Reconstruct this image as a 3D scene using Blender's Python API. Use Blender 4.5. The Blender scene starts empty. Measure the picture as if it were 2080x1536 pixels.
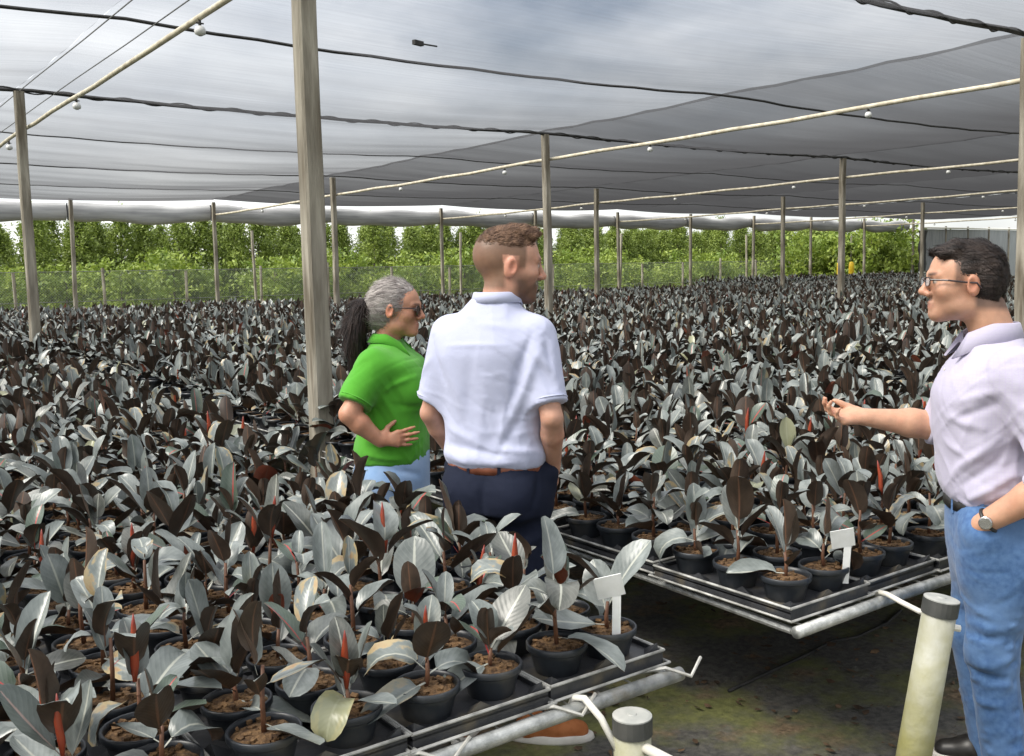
import bpy, math, random
import numpy as np
from mathutils import Matrix, Vector
random.seed(7); rng = np.random.default_rng(7)
S = bpy.context.scene
COL = S.collection
rad = math.radians

# ------------------------------------------------------------------ camera, sky, sun, exposure
CAM_H = 1.62; ANG = rad(54.0); PITCH = rad(6.0); ROLL = rad(1.2); FPX = 2034.0
_f0 = np.array([math.cos(ANG), math.sin(ANG), 0]); _r0 = np.array([math.sin(ANG), -math.cos(ANG), 0]); _z = np.array([0, 0, 1.0])
C_F = _f0*math.cos(PITCH) - _z*math.sin(PITCH); _u = _z*math.cos(PITCH) + _f0*math.sin(PITCH)
C_R = _r0*math.cos(ROLL) - _u*math.sin(ROLL); C_U = _u*math.cos(ROLL) + _r0*math.sin(ROLL)
cam = bpy.data.cameras.new('camera'); cam.sensor_width = 36; cam.lens = 36*FPX/2080; cam.clip_start = .05; cam.clip_end = 4000
co = bpy.data.objects.new('camera', cam); COL.objects.link(co); S.camera = co
co.matrix_world = Matrix(((C_R[0], C_U[0], -C_F[0], 0), (C_R[1], C_U[1], -C_F[1], 0), (C_R[2], C_U[2], -C_F[2], CAM_H), (0, 0, 0, 1)))
def depth_px(p):
    q = np.asarray(p, float) - np.array([0, 0, CAM_H]); d = q @ C_F
    return d, 1040 + FPX*(q @ C_R)/np.maximum(d, .01), 768 - FPX*(q @ C_U)/np.maximum(d, .01)

SUN_AZ = rad(168.0); SUN_EL = rad(50.0)          # direction towards the sun, measured from +X
w = bpy.data.worlds.new('World'); S.world = w; w.use_nodes = True
nt = w.node_tree; N = nt.nodes; L = nt.links
bg = N['Background']; bg.inputs[1].default_value = .10
sky = N.new('ShaderNodeTexSky'); sky.sky_type = 'NISHITA'; sky.sun_disc = False
sky.sun_elevation = SUN_EL; sky.sun_rotation = rad(90) - SUN_AZ; sky.dust_density = 2.0
tc = N.new('ShaderNodeTexCoord')
mp = N.new('ShaderNodeMapping'); mp.inputs['Scale'].default_value = (1.0, 1.0, 2.6); L.new(tc.outputs['Generated'], mp.inputs[0])
cn = N.new('ShaderNodeTexNoise'); cn.inputs['Scale'].default_value = 2.3; cn.inputs['Detail'].default_value = 7; cn.inputs['Roughness'].default_value = .52
L.new(mp.outputs[0], cn.inputs['Vector'])
cr = N.new('ShaderNodeValToRGB'); cr.color_ramp.elements[0].position = .26; cr.color_ramp.elements[1].position = .44; cr.color_ramp.elements[0].color = (.22, .22, .22, 1); L.new(cn.outputs[0], cr.inputs[0])
cn2 = N.new('ShaderNodeTexNoise'); cn2.inputs['Scale'].default_value = 4.2; cn2.inputs['Detail'].default_value = 6; L.new(mp.outputs[0], cn2.inputs['Vector'])
cr2 = N.new('ShaderNodeValToRGB'); cr2.color_ramp.elements[0].position = .34; cr2.color_ramp.elements[1].position = .66
cr2.color_ramp.elements[0].color = (6.8, 6.95, 7.2, 1); cr2.color_ramp.elements[1].color = (11.0, 10.9, 10.7, 1); L.new(cn2.outputs[0], cr2.inputs[0])
# cloud layer takes part of its brightness from the sky behind it, so it is brighter round the sun
mixb = N.new('ShaderNodeMix'); mixb.data_type = 'RGBA'; mixb.blend_type = 'ADD'; mixb.inputs['Factor'].default_value = .55
dts = N.new('ShaderNodeVectorMath'); dts.operation = 'DOT_PRODUCT'; L.new(tc.outputs['Generated'], dts.inputs[0])
dts.inputs[1].default_value = (math.cos(SUN_AZ)*math.cos(SUN_EL), math.sin(SUN_AZ)*math.cos(SUN_EL), math.sin(SUN_EL))
lob = N.new('ShaderNodeMapRange'); lob.inputs[1].default_value = -.6; lob.inputs[2].default_value = 1.0; lob.inputs[3].default_value = .55; lob.inputs[4].default_value = 1.75; L.new(dts.outputs['Value'], lob.inputs[0])
mlb = N.new('ShaderNodeVectorMath'); mlb.operation = 'SCALE'; L.new(cr2.outputs[0], mlb.inputs[0]); L.new(lob.outputs[0], mlb.inputs['Scale'])
L.new(mlb.outputs[0], mixb.inputs['A']); L.new(sky.outputs[0], mixb.inputs['B'])
mixs = N.new('ShaderNodeMix'); mixs.data_type = 'RGBA'; L.new(cr.outputs[0], mixs.inputs['Factor']); L.new(sky.outputs[0], mixs.inputs['A']); L.new(mixb.outputs['Result'], mixs.inputs['B'])
L.new(mixs.outputs['Result'], bg.inputs[0])
sd = bpy.data.lights.new('sun', 'SUN'); sd.energy = 3.8; sd.angle = rad(28); sd.color = (1, .95, .86)
so = bpy.data.objects.new('sun', sd); COL.objects.link(so); so.location = (-6, 4, 12)
sv = Vector((math.cos(SUN_AZ)*math.cos(SUN_EL), math.sin(SUN_AZ)*math.cos(SUN_EL), math.sin(SUN_EL)))
so.rotation_euler = sv.to_track_quat('Z', 'Y').to_euler()
S.view_settings.view_transform = 'Standard'; S.view_settings.look = 'None'; S.view_settings.gamma = 1; S.view_settings.use_curve_mapping = False
S.view_settings.exposure = .40
S.render.engine = 'CYCLES'; S.cycles.use_denoising = True
S.cycles.max_bounces = 6; S.cycles.diffuse_bounces = 3; S.cycles.glossy_bounces = 3; S.cycles.transmission_bounces = 4; S.cycles.transparent_max_bounces = 16
S.cycles.caustics_reflective = False; S.cycles.caustics_refractive = False; S.cycles.sample_clamp_indirect = 6

# ------------------------------------------------------------------ helpers
def link(name, me, parent=None, mats=None):
    o = bpy.data.objects.new(name, me); COL.objects.link(o)
    if parent is not None: o.parent = parent
    if mats is not None and not len(me.materials):
        for m in (mats if isinstance(mats, (list, tuple)) else [mats]): me.materials.append(m)
    return o
def tag(o, label=None, cat=None, group=None, kind=None):
    if label: o['label'] = label
    if cat: o['category'] = cat
    if group: o['group'] = group
    if kind: o['kind'] = kind
    return o
def thing(name, label, cat, loc=(0, 0, 0), rz=0, group=None):
    o = bpy.data.objects.new(name, None); COL.objects.link(o); o.location = loc; o.rotation_euler = (0, 0, rz); o.empty_display_size = .1
    return tag(o, label, cat, group)

ORD = ['first', 'second', 'third', 'fourth', 'fifth', 'sixth', 'seventh', 'eighth', 'ninth', 'tenth', 'eleventh', 'twelfth']+[str(q)+('st' if q % 10 == 1 and q > 20 else 'nd' if q % 10 == 2 and q > 20 else 'rd' if q % 10 == 3 and q > 20 else 'th') for q in range(13, 80)]
def label_in_order(objs, fmt):
    """label alike things by their order from left to right in the view"""
    q = sorted(objs, key=lambda o: depth_px(o.location if len(o.location) else (0, 0, 0))[1])
    for i, o in enumerate(q): o['label'] = fmt % ORD[i]
def np_mesh(name, V, Q, T=None, smooth=True, uv=None, mi=None, cols=None, mats=None):
    """mesh from numpy: V (n,3), Q quads (m,4), T tris (k,3)"""
    me = bpy.data.meshes.new(name)
    V = np.asarray(V, np.float32); nq = 0 if Q is None else len(Q); ntr = 0 if T is None else len(T)
    me.vertices.add(len(V)); me.vertices.foreach_set('co', V.ravel())
    li = np.concatenate([np.asarray(Q, np.int32).ravel() if nq else np.zeros(0, np.int32), np.asarray(T, np.int32).ravel() if ntr else np.zeros(0, np.int32)])
    me.loops.add(len(li)); me.loops.foreach_set('vertex_index', li)
    me.polygons.add(nq+ntr)
    ls = np.concatenate([np.arange(nq)*4, nq*4+np.arange(ntr)*3]).astype(np.int32)
    me.polygons.foreach_set('loop_start', ls)
    me.update(calc_edges=True)
    if smooth: me.polygons.foreach_set('use_smooth', np.ones(nq+ntr, bool))
    if mi is not None: me.polygons.foreach_set('material_index', np.asarray(mi, np.int32))
    if uv is not None:
        u = me.uv_layers.new(name='UVMap'); u.data.foreach_set('uv', np.asarray(uv, np.float32)[li].ravel())
    if cols is not None:
        for cn_, arr in cols.items():
            a = me.color_attributes.new(cn_, 'FLOAT_COLOR', 'POINT')
            arr = np.asarray(arr, np.float32)
            if arr.ndim == 1: arr = np.stack([arr, arr, arr, np.ones_like(arr)], 1)
            a.data.foreach_set('color', arr.ravel())
    if mats:
        for m in mats: me.materials.append(m)
    me.validate(); me.update()
    return me

class MB:
    def __init__(s): s.v = []; s.f = []
    def _add(s, vs, fs):
        b = len(s.v); s.v += [tuple(map(float, p)) for p in vs]; s.f += [tuple(b+i for i in f) for f in fs]; return s
    def box(s, x0, x1, y0, y1, z0, z1, M=None):
        vs = [(x0, y0, z0), (x1, y0, z0), (x1, y1, z0), (x0, y1, z0), (x0, y0, z1), (x1, y0, z1), (x1, y1, z1), (x0, y1, z1)]
        if M is not None: vs = [M @ Vector(p) for p in vs]
        return s._add(vs, [(0, 3, 2, 1), (4, 5, 6, 7), (0, 1, 5, 4), (1, 2, 6, 5), (2, 3, 7, 6), (3, 0, 4, 7)])
    def tube(s, pts, r, n=8, cap=True):
        P = [Vector(p) for p in pts]; R = r if isinstance(r, (list, tuple)) else [r]*len(P)
        t0 = (P[1]-P[0]).normalized(); ref = Vector((0, 0, 1)) if abs(t0.z) < .9 else Vector((1, 0, 0))
        u = t0.cross(ref).normalized(); rings = []
        for i, p in enumerate(P):
            t = (P[min(i+1, len(P)-1)]-P[max(i-1, 0)]).normalized()
            u = (u - t*u.dot(t)).normalized(); v = t.cross(u)
            rings.append([p + (u*math.cos(2*math.pi*k/n)+v*math.sin(2*math.pi*k/n))*R[i] for k in range(n)])
        vs = [q for rg in rings for q in rg]; fs = []
        for i in range(len(P)-1):
            for k in range(n): fs.append((i*n+k, i*n+(k+1) % n, (i+1)*n+(k+1) % n, (i+1)*n+k))
        if cap: fs.append(tuple(range(n-1, -1, -1))); fs.append(tuple((len(P)-1)*n+k for k in range(n)))
        return s._add(vs, fs)
    def lathe(s, prof, n=20, c=(0, 0, 0), close=False):
        vs = []; fs = []
        for (r, z) in prof:
            for k in range(n): vs.append((c[0]+r*math.cos(2*math.pi*k/n), c[1]+r*math.sin(2*math.pi*k/n), c[2]+z))
        for i in range(len(prof)-1):
            for k in range(n): fs.append((i*n+k, i*n+(k+1) % n, (i+1)*n+(k+1) % n, (i+1)*n+k))
        fs.append(tuple(range(n-1, -1, -1)))
        if close: fs.append(tuple((len(prof)-1)*n+k for k in range(n)))
        return s._add(vs, fs)
    def quad(s, a, b, c, d): return s._add([a, b, c, d], [(0, 1, 2, 3)])
    def mesh(s, name, mat=None, smooth=False):
        me = bpy.data.meshes.new(name); me.from_pydata(s.v, [], s.f); me.update()
        if smooth: me.polygons.foreach_set('use_smooth', [True]*len(me.polygons))
        if mat is not None: me.materials.append(mat)
        return me
    def build(s, name, mat, parent=None, smooth=False): return link(name, s.mesh(name, mat, smooth), parent)

# ---- materials
def new_mat(name):
    m = bpy.data.materials.new(name); m.use_nodes = True
    return m, m.node_tree.nodes, m.node_tree.links, m.node_tree.nodes['Principled BSDF']
def rgba(c): return (c[0], c[1], c[2], 1)
def noisy(name, c0, c1, scale=8, rough=.7, detail=5, bump=0., bscale=None, stretch=(1, 1, 1), metal=0., spec=.5, pos=(.35, .65), extra=None):
    m, n, l, b = new_mat(name)
    t = n.new('ShaderNodeTexCoord'); mp_ = n.new('ShaderNodeMapping'); mp_.inputs['Scale'].default_value = stretch; l.new(t.outputs['Object'], mp_.inputs[0])
    nz = n.new('ShaderNodeTexNoise'); nz.inputs['Scale'].default_value = scale; nz.inputs['Detail'].default_value = detail; l.new(mp_.outputs[0], nz.inputs['Vector'])
    r = n.new('ShaderNodeValToRGB'); r.color_ramp.elements[0].position = pos[0]; r.color_ramp.elements[1].position = pos[1]
    r.color_ramp.elements[0].color = rgba(c0); r.color_ramp.elements[1].color = rgba(c1); l.new(nz.outputs[0], r.inputs[0])
    out = r.outputs[0]
    if extra:   # a second, patchy colour: (colour, scale, lo, hi)
        n2 = n.new('ShaderNodeTexNoise'); n2.inputs['Scale'].default_value = extra[1]; n2.inputs['Detail'].default_value = 6; l.new(mp_.outputs[0], n2.inputs['Vector'])
        r2 = n.new('ShaderNodeMapRange'); r2.inputs[1].default_value = extra[2]; r2.inputs[2].default_value = extra[3]; l.new(n2.outputs[0], r2.inputs[0])
        mx = n.new('ShaderNodeMix'); mx.data_type = 'RGBA'; l.new(r2.outputs[0], mx.inputs['Factor']); l.new(out, mx.inputs['A']); mx.inputs['B'].default_value = rgba(extra[0]); out = mx.outputs['Result']
    l.new(out, b.inputs['Base Color']); b.inputs['Roughness'].default_value = rough; b.inputs['Metallic'].default_value = metal; b.inputs['Specular IOR Level'].default_value = spec
    if bump:
        nb = n.new('ShaderNodeTexNoise'); nb.inputs['Scale'].default_value = bscale or scale*6; nb.inputs['Detail'].default_value = 4; l.new(mp_.outputs[0], nb.inputs['Vector'])
        bm = n.new('ShaderNodeBump'); bm.inputs['Strength'].default_value = bump; bm.inputs['Distance'].default_value = .01; l.new(nb.outputs[0], bm.inputs['Height']); l.new(bm.outputs[0], b.inputs['Normal'])
    return m

M = {}
M['wood'] = noisy('weathered_post', (.17, .15, .115), (.36, .33, .265), 5, .85, bump=.5, bscale=30, stretch=(3, 3, .35), extra=((.115, .095, .065), 4, .46, .66))
M['pipe'] = noisy('aged_white_pipe', (.42, .37, .27), (.66, .61, .48), 9, .5)
M['pvc'] = noisy('pvc_dirty', (.25, .25, .20), (.40, .40, .345), 7, .6, bump=.25)
def add_moss(m, z0, z1, col):
    n = m.node_tree.nodes; l = m.node_tree.links; b = n['Principled BSDF']; old = b.inputs['Base Color'].links[0].from_socket
    t_ = n.new('ShaderNodeTexCoord'); sx_ = n.new('ShaderNodeSeparateXYZ'); l.new(t_.outputs['Object'], sx_.inputs[0]); nz_ = n.new('ShaderNodeTexNoise'); nz_.inputs['Scale'].default_value = 14; nz_.inputs['Detail'].default_value = 7; l.new(t_.outputs['Object'], nz_.inputs['Vector'])
    k1 = n.new('ShaderNodeMath'); k1.operation = 'MULTIPLY_ADD'; k1.inputs[1].default_value = .55; l.new(nz_.outputs[0], k1.inputs[0]); l.new(sx_.outputs[2], k1.inputs[2])
    mr_ = n.new('ShaderNodeMapRange'); mr_.inputs[1].default_value = z1+.27; mr_.inputs[2].default_value = z0+.27; l.new(k1.outputs[0], mr_.inputs[0])
    mx = n.new('ShaderNodeMix'); mx.data_type = 'RGBA'; l.new(mr_.outputs[0], mx.inputs['Factor']); l.new(old, mx.inputs['A']); mx.inputs['B'].default_value = rgba(col); l.new(mx.outputs['Result'], b.inputs['Base Color'])
add_moss(M['pvc'], .15, .68, (.27, .255, .08))
M['pvc_cap'] = noisy('coupling_grey', (.035, .038, .036), (.07, .07, .065), 14, .55)
M['pvc_top'] = noisy('cap_face', (.30, .31, .29), (.42, .42, .39), 20, .6)
M['white_pvc'] = noisy('white_pvc', (.68, .66, .58), (.80, .78, .72), 12, .4)
M['galv'] = noisy('galvanised', (.30, .31, .30), (.56, .57, .55), 30, .45, metal=.55, bump=.2, extra=((.34, .29, .2), 9, .6, .75))
M['wire'] = noisy('bench_wire', (.42, .41, .37), (.62, .61, .56), 30, .5, metal=.3)
M['black_cable'] = noisy('black_cable', (.012, .012, .012), (.035, .033, .03), 20, .7)
M['steel_wire'] = noisy('steel_wire', (.12, .12, .12), (.22, .22, .21), 20, .5, metal=.5)
M['tray'] = noisy('tray_plastic', (.022, .023, .026), (.048, .050, .055), 12, .42, bump=.1, extra=((.11, .095, .07), 11, .54, .74))
M['tray_rim'] = noisy('tray_rim_glare', (.16, .16, .15), (.52, .52, .49), 16, .45)  # glare along the black tray edges, painted in as pale grey
M['pot'] = noisy('pot_plastic', (.014, .017, .021), (.030, .035, .042), 10, .38, extra=((.085, .078, .062), 9, .52, .78))
M['soil'] = noisy('potting_soil', (.055, .028, .012), (.20, .115, .05), 60, .95, bump=.8, bscale=120)
M['stem'] = noisy('stem', (.08, .035, .02), (.16, .07, .035), 30, .6)
M['sheath'] = noisy('red_sheath', (.20, .022, .015), (.40, .08, .025), 12, .4)
M['tag'] = noisy('plant_tag', (.72, .73, .70), (.80, .81, .79), 30, .45)
M['bulb'] = noisy('sprinkler_plastic', (.55, .56, .55), (.7, .7, .68), 20, .25)
M['valance'] = noisy('white_net', (.30, .30, .30), (.46, .46, .45), 3, .8, stretch=(.3, 1, 4), bump=.4, bscale=6)
M['screen'] = noisy('grey_screen', (.24, .25, .26), (.32, .33, .34), 4, .8, stretch=(3, 3, .3))
M['yellow'] = noisy('yellow_paint', (.75, .48, .01), (.85, .58, .02), 10, .5)
M['concrete'] = noisy('grey_tank', (.3, .3, .28), (.45, .44, .42), 5, .8)

def leaf_mat(name, stuff=False):
    m, n, l, b = new_mat(name)
    def math_(op, a=None, c=None, v=None, clamp=False):
        k = n.new('ShaderNodeMath'); k.operation = op; k.use_clamp = clamp
        for i, q in enumerate((a, c)):
            if q is None: continue
            if isinstance(q, (int, float)): k.inputs[i].default_value = q
            else: l.new(q, k.inputs[i])
        return k.outputs[0]
    def mix(fac, a, c):
        k = n.new('ShaderNodeMix'); k.data_type = 'RGBA'
        for key, q in (('Factor', fac), ('A', a), ('B', c)):
            if isinstance(q, (int, float)): k.inputs[key].default_value = q
            elif isinstance(q, tuple): k.inputs[key].default_value = rgba(q)
            else: l.new(q, k.inputs[key])
        return k.outputs['Result']
    def mapr(x, a, c_, smooth=False):
        k = n.new('ShaderNodeMapRange'); k.inputs[1].default_value = a; k.inputs[2].default_value = c_; l.new(x, k.inputs[0]); return k.outputs[0]
    if stuff:
        at_ = n.new('ShaderNodeAttribute'); at_.attribute_name = 'rnd'; rnd = at_.outputs['Fac']
    else:
        oi = n.new('ShaderNodeObjectInfo'); rnd = oi.outputs['Random']
    wn = n.new('ShaderNodeTexWhiteNoise'); wn.noise_dimensions = '1D'; l.new(math_('MULTIPLY', rnd, 37.7), wn.inputs['W'])
    sp = n.new('ShaderNodeSeparateColor'); l.new(wn.outputs['Color'], sp.inputs[0]); r1, r2, r3 = sp.outputs
    uvn = n.new('ShaderNodeUVMap'); sx = n.new('ShaderNodeSeparateXYZ'); l.new(uvn.outputs[0], sx.inputs[0])
    dist = math_('ABSOLUTE', math_('SUBTRACT', sx.outputs[0], .5))
    rib = mapr(dist, .045, .02)
    cb = n.new('ShaderNodeCombineXYZ'); l.new(sx.outputs[0], cb.inputs[0]); l.new(sx.outputs[1], cb.inputs[1]); l.new(math_('MULTIPLY', rnd, 90), cb.inputs[2])
    nz = n.new('ShaderNodeTexNoise'); nz.inputs['Scale'].default_value = 3.2; nz.inputs['Detail'].default_value = 6; l.new(cb.outputs[0], nz.inputs['Vector'])
    # upper side: dusty grey green, side veins, some young dark leaves with a red midrib, some tan burnt patches
    up = mix(mapr(nz.outputs[0], .3, .7), (.108, .125, .119), (.238, .262, .25))
    up = mix(math_('MULTIPLY', mapr(r1, .0, 1.0), .35), up, (.08, .10, .09))
    up = mix(mapr(r3, .30, .0), up, mix(mapr(nz.outputs[0], .3, .7), (.045, .05, .042), (.115, .115, .10)))
    young = mapr(r2, .89, .91)
    up = mix(young, up, mix(nz.outputs[0], (.05, .075, .05), (.10, .13, .105)))
    wv = n.new('ShaderNodeMath'); wv.operation = 'SINE'; l.new(math_('ADD', math_('MULTIPLY', sx.outputs[1], 62), math_('MULTIPLY', dist, -38)), wv.inputs[0])
    up = mix(math_('MULTIPLY', mapr(wv.outputs[0], .6, 1.0), .07), up, (.40, .42, .38))
    ribc = mix(young, (.40, .41, .35), (.50, .035, .035))
    up = mix(math_('MULTIPLY', rib, .8), up, ribc)
    burn = math_('MULTIPLY', mapr(r3, .88, .92), mapr(math_('ADD', nz.outputs[0], math_('MULTIPLY', dist, .5)), .66, .74), clamp=True)
    up = mix(burn, up, mix(mapr(nz.outputs[0], .6, .8), (.33, .26, .14), (.30, .15, .07)))
    yel = math_('MULTIPLY', mapr(r1, .985, .99), .75); up = mix(yel, up, (.30, .30, .16))
    # under side: dark chocolate brown, paler midrib; a few rusty
    un = mix(mapr(nz.outputs[0], .3, .7), (.030, .019, .013), (.062, .040, .026))
    un = mix(mapr(r2, .978, .985), un, mix(nz.outputs[0], (.14, .03, .02), (.27, .07, .03)))
    un = mix(math_('MULTIPLY', rib, .55), un, (.20, .095, .055))
    geo = n.new('ShaderNodeNewGeometry')
    l.new(mix(geo.outputs['Backfacing'], up, un), b.inputs['Base Color'])
    l.new(math_('ADD', math_('MULTIPLY', geo.outputs['Backfacing'], .20), .32), b.inputs['Roughness'])
    b.inputs['Specular IOR Level'].default_value = .55
    bm = n.new('ShaderNodeBump'); bm.inputs['Strength'].default_value = .06; bm.inputs['Distance'].default_value = .002; l.new(math_('ADD', wv.outputs[0], math_('MULTIPLY', nz.outputs[0], 2)), bm.inputs['Height']); l.new(bm.outputs[0], b.inputs['Normal'])
    return m
M['leaf'] = leaf_mat('rubber_plant_leaf'); M['leaf_stuff'] = leaf_mat('rubber_plant_leaf_mass', True)

def cloth_mat(name, k, dark):
    """woven shade net: straight-through light falls off with the path length through the weave"""
    m, n, l, b = new_mat(name); n.remove(b); out = n['Material Output']
    geo = n.new('ShaderNodeNewGeometry')
    dt = n.new('ShaderNodeVectorMath'); dt.operation = 'DOT_PRODUCT'; l.new(geo.outputs['Normal'], dt.inputs[0]); l.new(geo.outputs['Incoming'], dt.inputs[1])
    ab = n.new('ShaderNodeMath'); ab.operation = 'ABSOLUTE'; l.new(dt.outputs['Value'], ab.inputs[0])
    ad = n.new('ShaderNodeMath'); ad.operation = 'ADD'; ad.inputs[1].default_value = .023; l.new(ab.outputs[0], ad.inputs[0])
    t = n.new('ShaderNodeTexCoord'); mp_ = n.new('ShaderNodeMapping'); mp_.inputs['Scale'].default_value = (.35, 13, 1); l.new(t.outputs['Object'], mp_.inputs[0])
    nz = n.new('ShaderNodeTexNoise'); nz.inputs['Scale'].default_value = 1.6; nz.inputs['Detail'].default_value = 6; nz.inputs['Roughness'].default_value = .6; l.new(mp_.outputs[0], nz.inputs['Vector'])
    mr = n.new('ShaderNodeMapRange'); mr.inputs[1].default_value = .25; mr.inputs[2].default_value = .75; mr.inputs[3].default_value = k*.90; mr.inputs[4].default_value = k*1.10; l.new(nz.outputs[0], mr.inputs[0])
    dv = n.new('ShaderNodeMath'); dv.operation = 'DIVIDE'; l.new(mr.outputs[0], dv.inputs[0]); l.new(ad.outputs[0], dv.inputs[1])
    ng = n.new('ShaderNodeMath'); ng.operation = 'MULTIPLY'; ng.inputs[1].default_value = -1; l.new(dv.outputs[0], ng.inputs[0])
    ex = n.new('ShaderNodeMath'); ex.operation = 'EXPONENT'; l.new(ng.outputs[0], ex.inputs[0])
    tr = n.new('ShaderNodeBsdfTransparent')
    df = n.new('ShaderNodeBsdfDiffuse'); df.inputs[0].default_value = rgba((dark, dark, dark*1.10))
    tl = n.new('ShaderNodeBsdfTranslucent'); tl.inputs[0].default_value = rgba((dark*1.2, dark*1.2, dark*1.25))
    m1 = n.new('ShaderNodeAddShader'); l.new(df.outputs[0], m1.inputs[0]); l.new(tl.outputs[0], m1.inputs[1])
    m2 = n.new('ShaderNodeMixShader'); l.new(ex.outputs[0], m2.inputs[0]); l.new(m1.outputs[0], m2.inputs[1]); l.new(tr.outputs[0], m2.inputs[2])
    l.new(m2.outputs[0], out.inputs[0])
    return m
M['cloth_thin'] = cloth_mat('shade_net_light', .185, .04); M['cloth_mid'] = cloth_mat('shade_net_mid', .42, .03)
M['cloth_dense'] = cloth_mat('shade_net_dense', .56, .025)

# ------------------------------------------------------------------ ground
gm, gn, gl, gb = new_mat('field_ground')
t = gn.new('ShaderNodeTexCoord'); z1 = gn.new('ShaderNodeTexNoise'); z1.inputs['Scale'].default_value = .35; z1.inputs['Detail'].default_value = 8; gl.new(t.outputs['Object'], z1.inputs['Vector'])
r_ = gn.new('ShaderNodeValToRGB'); r_.color_ramp.elements[0].color = (.055, .075, .02, 1); r_.color_ramp.elements[1].color = (.15, .15, .06, 1); r_.color_ramp.elements[0].position = .35; r_.color_ramp.elements[1].position = .7
gl.new(z1.outputs[0], r_.inputs[0]); gl.new(r_.outputs[0], gb.inputs['Base Color']); gb.inputs['Roughness'].default_value = .95
g = MB().quad((-1500, -1500, -.012), (1500, -1500, -.012), (1500, 1500, -.012), (-1500, 1500, -.012)).build('ground', gm); tag(g, kind='structure')

fm, fn, fl, fb = new_mat('weed_mat')
t = fn.new('ShaderNodeTexCoord')
def fnoise(sc, det=7):
    q = fn.new('ShaderNodeTexNoise'); q.inputs['Scale'].default_value = sc; q.inputs['Detail'].default_value = det; q.inputs['Roughness'].default_value = .62; fl.new(t.outputs['Object'], q.inputs['Vector']); return q.outputs[0]
def fmap(x, a, b_):
    q = fn.new('ShaderNodeMapRange'); q.inputs[1].default_value = a; q.inputs[2].default_value = b_; fl.new(x, q.inputs[0]); return q.outputs[0]
def fmix(f_, a, b_):
    q = fn.new('ShaderNodeMix'); q.data_type = 'RGBA'; fl.new(f_, q.inputs['Factor'])
    for k_, v_ in (('A', a), ('B', b_)):
        if isinstance(v_, tuple): q.inputs[k_].default_value = rgba(v_)
        else: fl.new(v_, q.inputs[k_])
    return q.outputs['Result']
c = fmix(fmap(fnoise(38, 10), .35, .65), (.055, .053, .049), (.13, .124, .108))
c = fmix(fmap(fnoise(2.1), .46, .62), c, fmix(fmap(fnoise(30), .3, .7), (.09, .10, .032), (.20, .205, .07)))
c = fmix(fmap(fnoise(3.4, 9), .54, .66), c, fmix(fmap(fnoise(45), .35, .65), (.08, .055, .03), (.25, .18, .11)))
fl.new(c, fb.inputs['Base Color']); fb.inputs['Roughness'].default_value = .8
bb = fn.new('ShaderNodeBump'); bb.inputs['Strength'].default_value = .7; bb.inputs['Distance'].default_value = .012; fl.new(fnoise(26, 9), bb.inputs['Height']); fl.new(bb.outputs[0], fb.inputs['Normal'])
# gently uneven sheet under the shade house
nx, ny = 90, 70
gx = np.linspace(-8, 50, nx); gy = np.linspace(-12, 29.6, ny); GX, GY = np.meshgrid(gx, gy, indexing='ij')
GZ = .004 + .006*(np.sin(GX*3.1+GY*1.3)+1)*.5
Vf = np.stack([GX, GY, GZ], -1).reshape(-1, 3); I = np.arange(nx*ny).reshape(nx, ny)
Qf = np.stack([I[:-1, :-1], I[1:, :-1], I[1:, 1:], I[:-1, 1:]], -1).reshape(-1, 4)
tag(link('ground_cover_sheet', np_mesh('ground_cover_sheet', Vf, Qf, mats=[fm])), kind='structure')

# ------------------------------------------------------------------ shade house frame
ROOF = 3.9; PX0, PY0, PS = 2.46, 5.26, 7.9
def wobble(y): return .012*math.sin(y*2.3)
post_mesh = {}
def post(x, y, h, wid, label, group, name='wooden_post', lean=(0, 0), mat='wood', seed=0, rz=0):
    key = (round(h, 2), wid, mat, seed)
    if key not in post_mesh:
        rs = random.Random(seed); m = MB(); nseg = 9; rings = []
        for i in range(nseg+1):
            z = h*i/nseg; ww = wid/2*(1.04-.08*i/nseg); ox, oy = rs.uniform(-1, 1)*wid*.05, rs.uniform(-1, 1)*wid*.05; b = ww*.24
            rings.append([(ox+px, oy+py, z) for px, py in ((-ww+b, -ww), (ww-b, -ww), (ww, -ww+b), (ww, ww-b), (ww-b, ww), (-ww+b, ww), (-ww, ww-b), (-ww, -ww+b))])
        vs = [p for r in rings for p in r]; fs = [(i*8+k, i*8+(k+1) % 8, (i+1)*8+(k+1) % 8, (i+1)*8+k) for i in range(nseg) for k in range(8)]
        fs.append(tuple(nseg*8+k for k in range(8))); m._add(vs, fs); post_mesh[key] = m.mesh(name, M[mat])
    o = link(name, post_mesh[key]); o.location = (x, y, -.01); o.rotation_euler = (lean[0], lean[1], rz)
    return tag(o, label, 'post', group)
rs = random.Random(3)
special = {(0, 0): 'thick square wooden post standing beside the woman in green, largest in view',
           (0, 1): 'weathered wooden post at the far left edge under the pipe, second nearest post',
           (1, 1): 'grey wooden post rising right behind the face of the man in the white polo',
           (1, 0): 'pale wooden post cut by the right edge behind the bespectacled man',
           (2, 1): 'wooden post at right in front of the yellow object and bright shrubs',
           (1, 2): 'thin post with mossy top just right of the thickest post',
           (2, 2): 'wooden post in second row just right of the face of the man in the polo'}
for i in range(6):
    for j in range(3):
        x, y = PX0+PS*i, PY0+PS*j
        d, px, py = depth_px((x, y, 2.2))
        if not (-60 < px < 2140): continue
        post(x, y, ROOF-.03, .113, special.get((i, j), '%s post of the %s post row, standing far back among the plants at right' % (ORD[i], ORD[j])), 'shade house posts', lean=(rs.uniform(-.006, .006), rs.uniform(-.006, .006)), seed=rs.randint(0, 5))
ep, es = [], []
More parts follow.
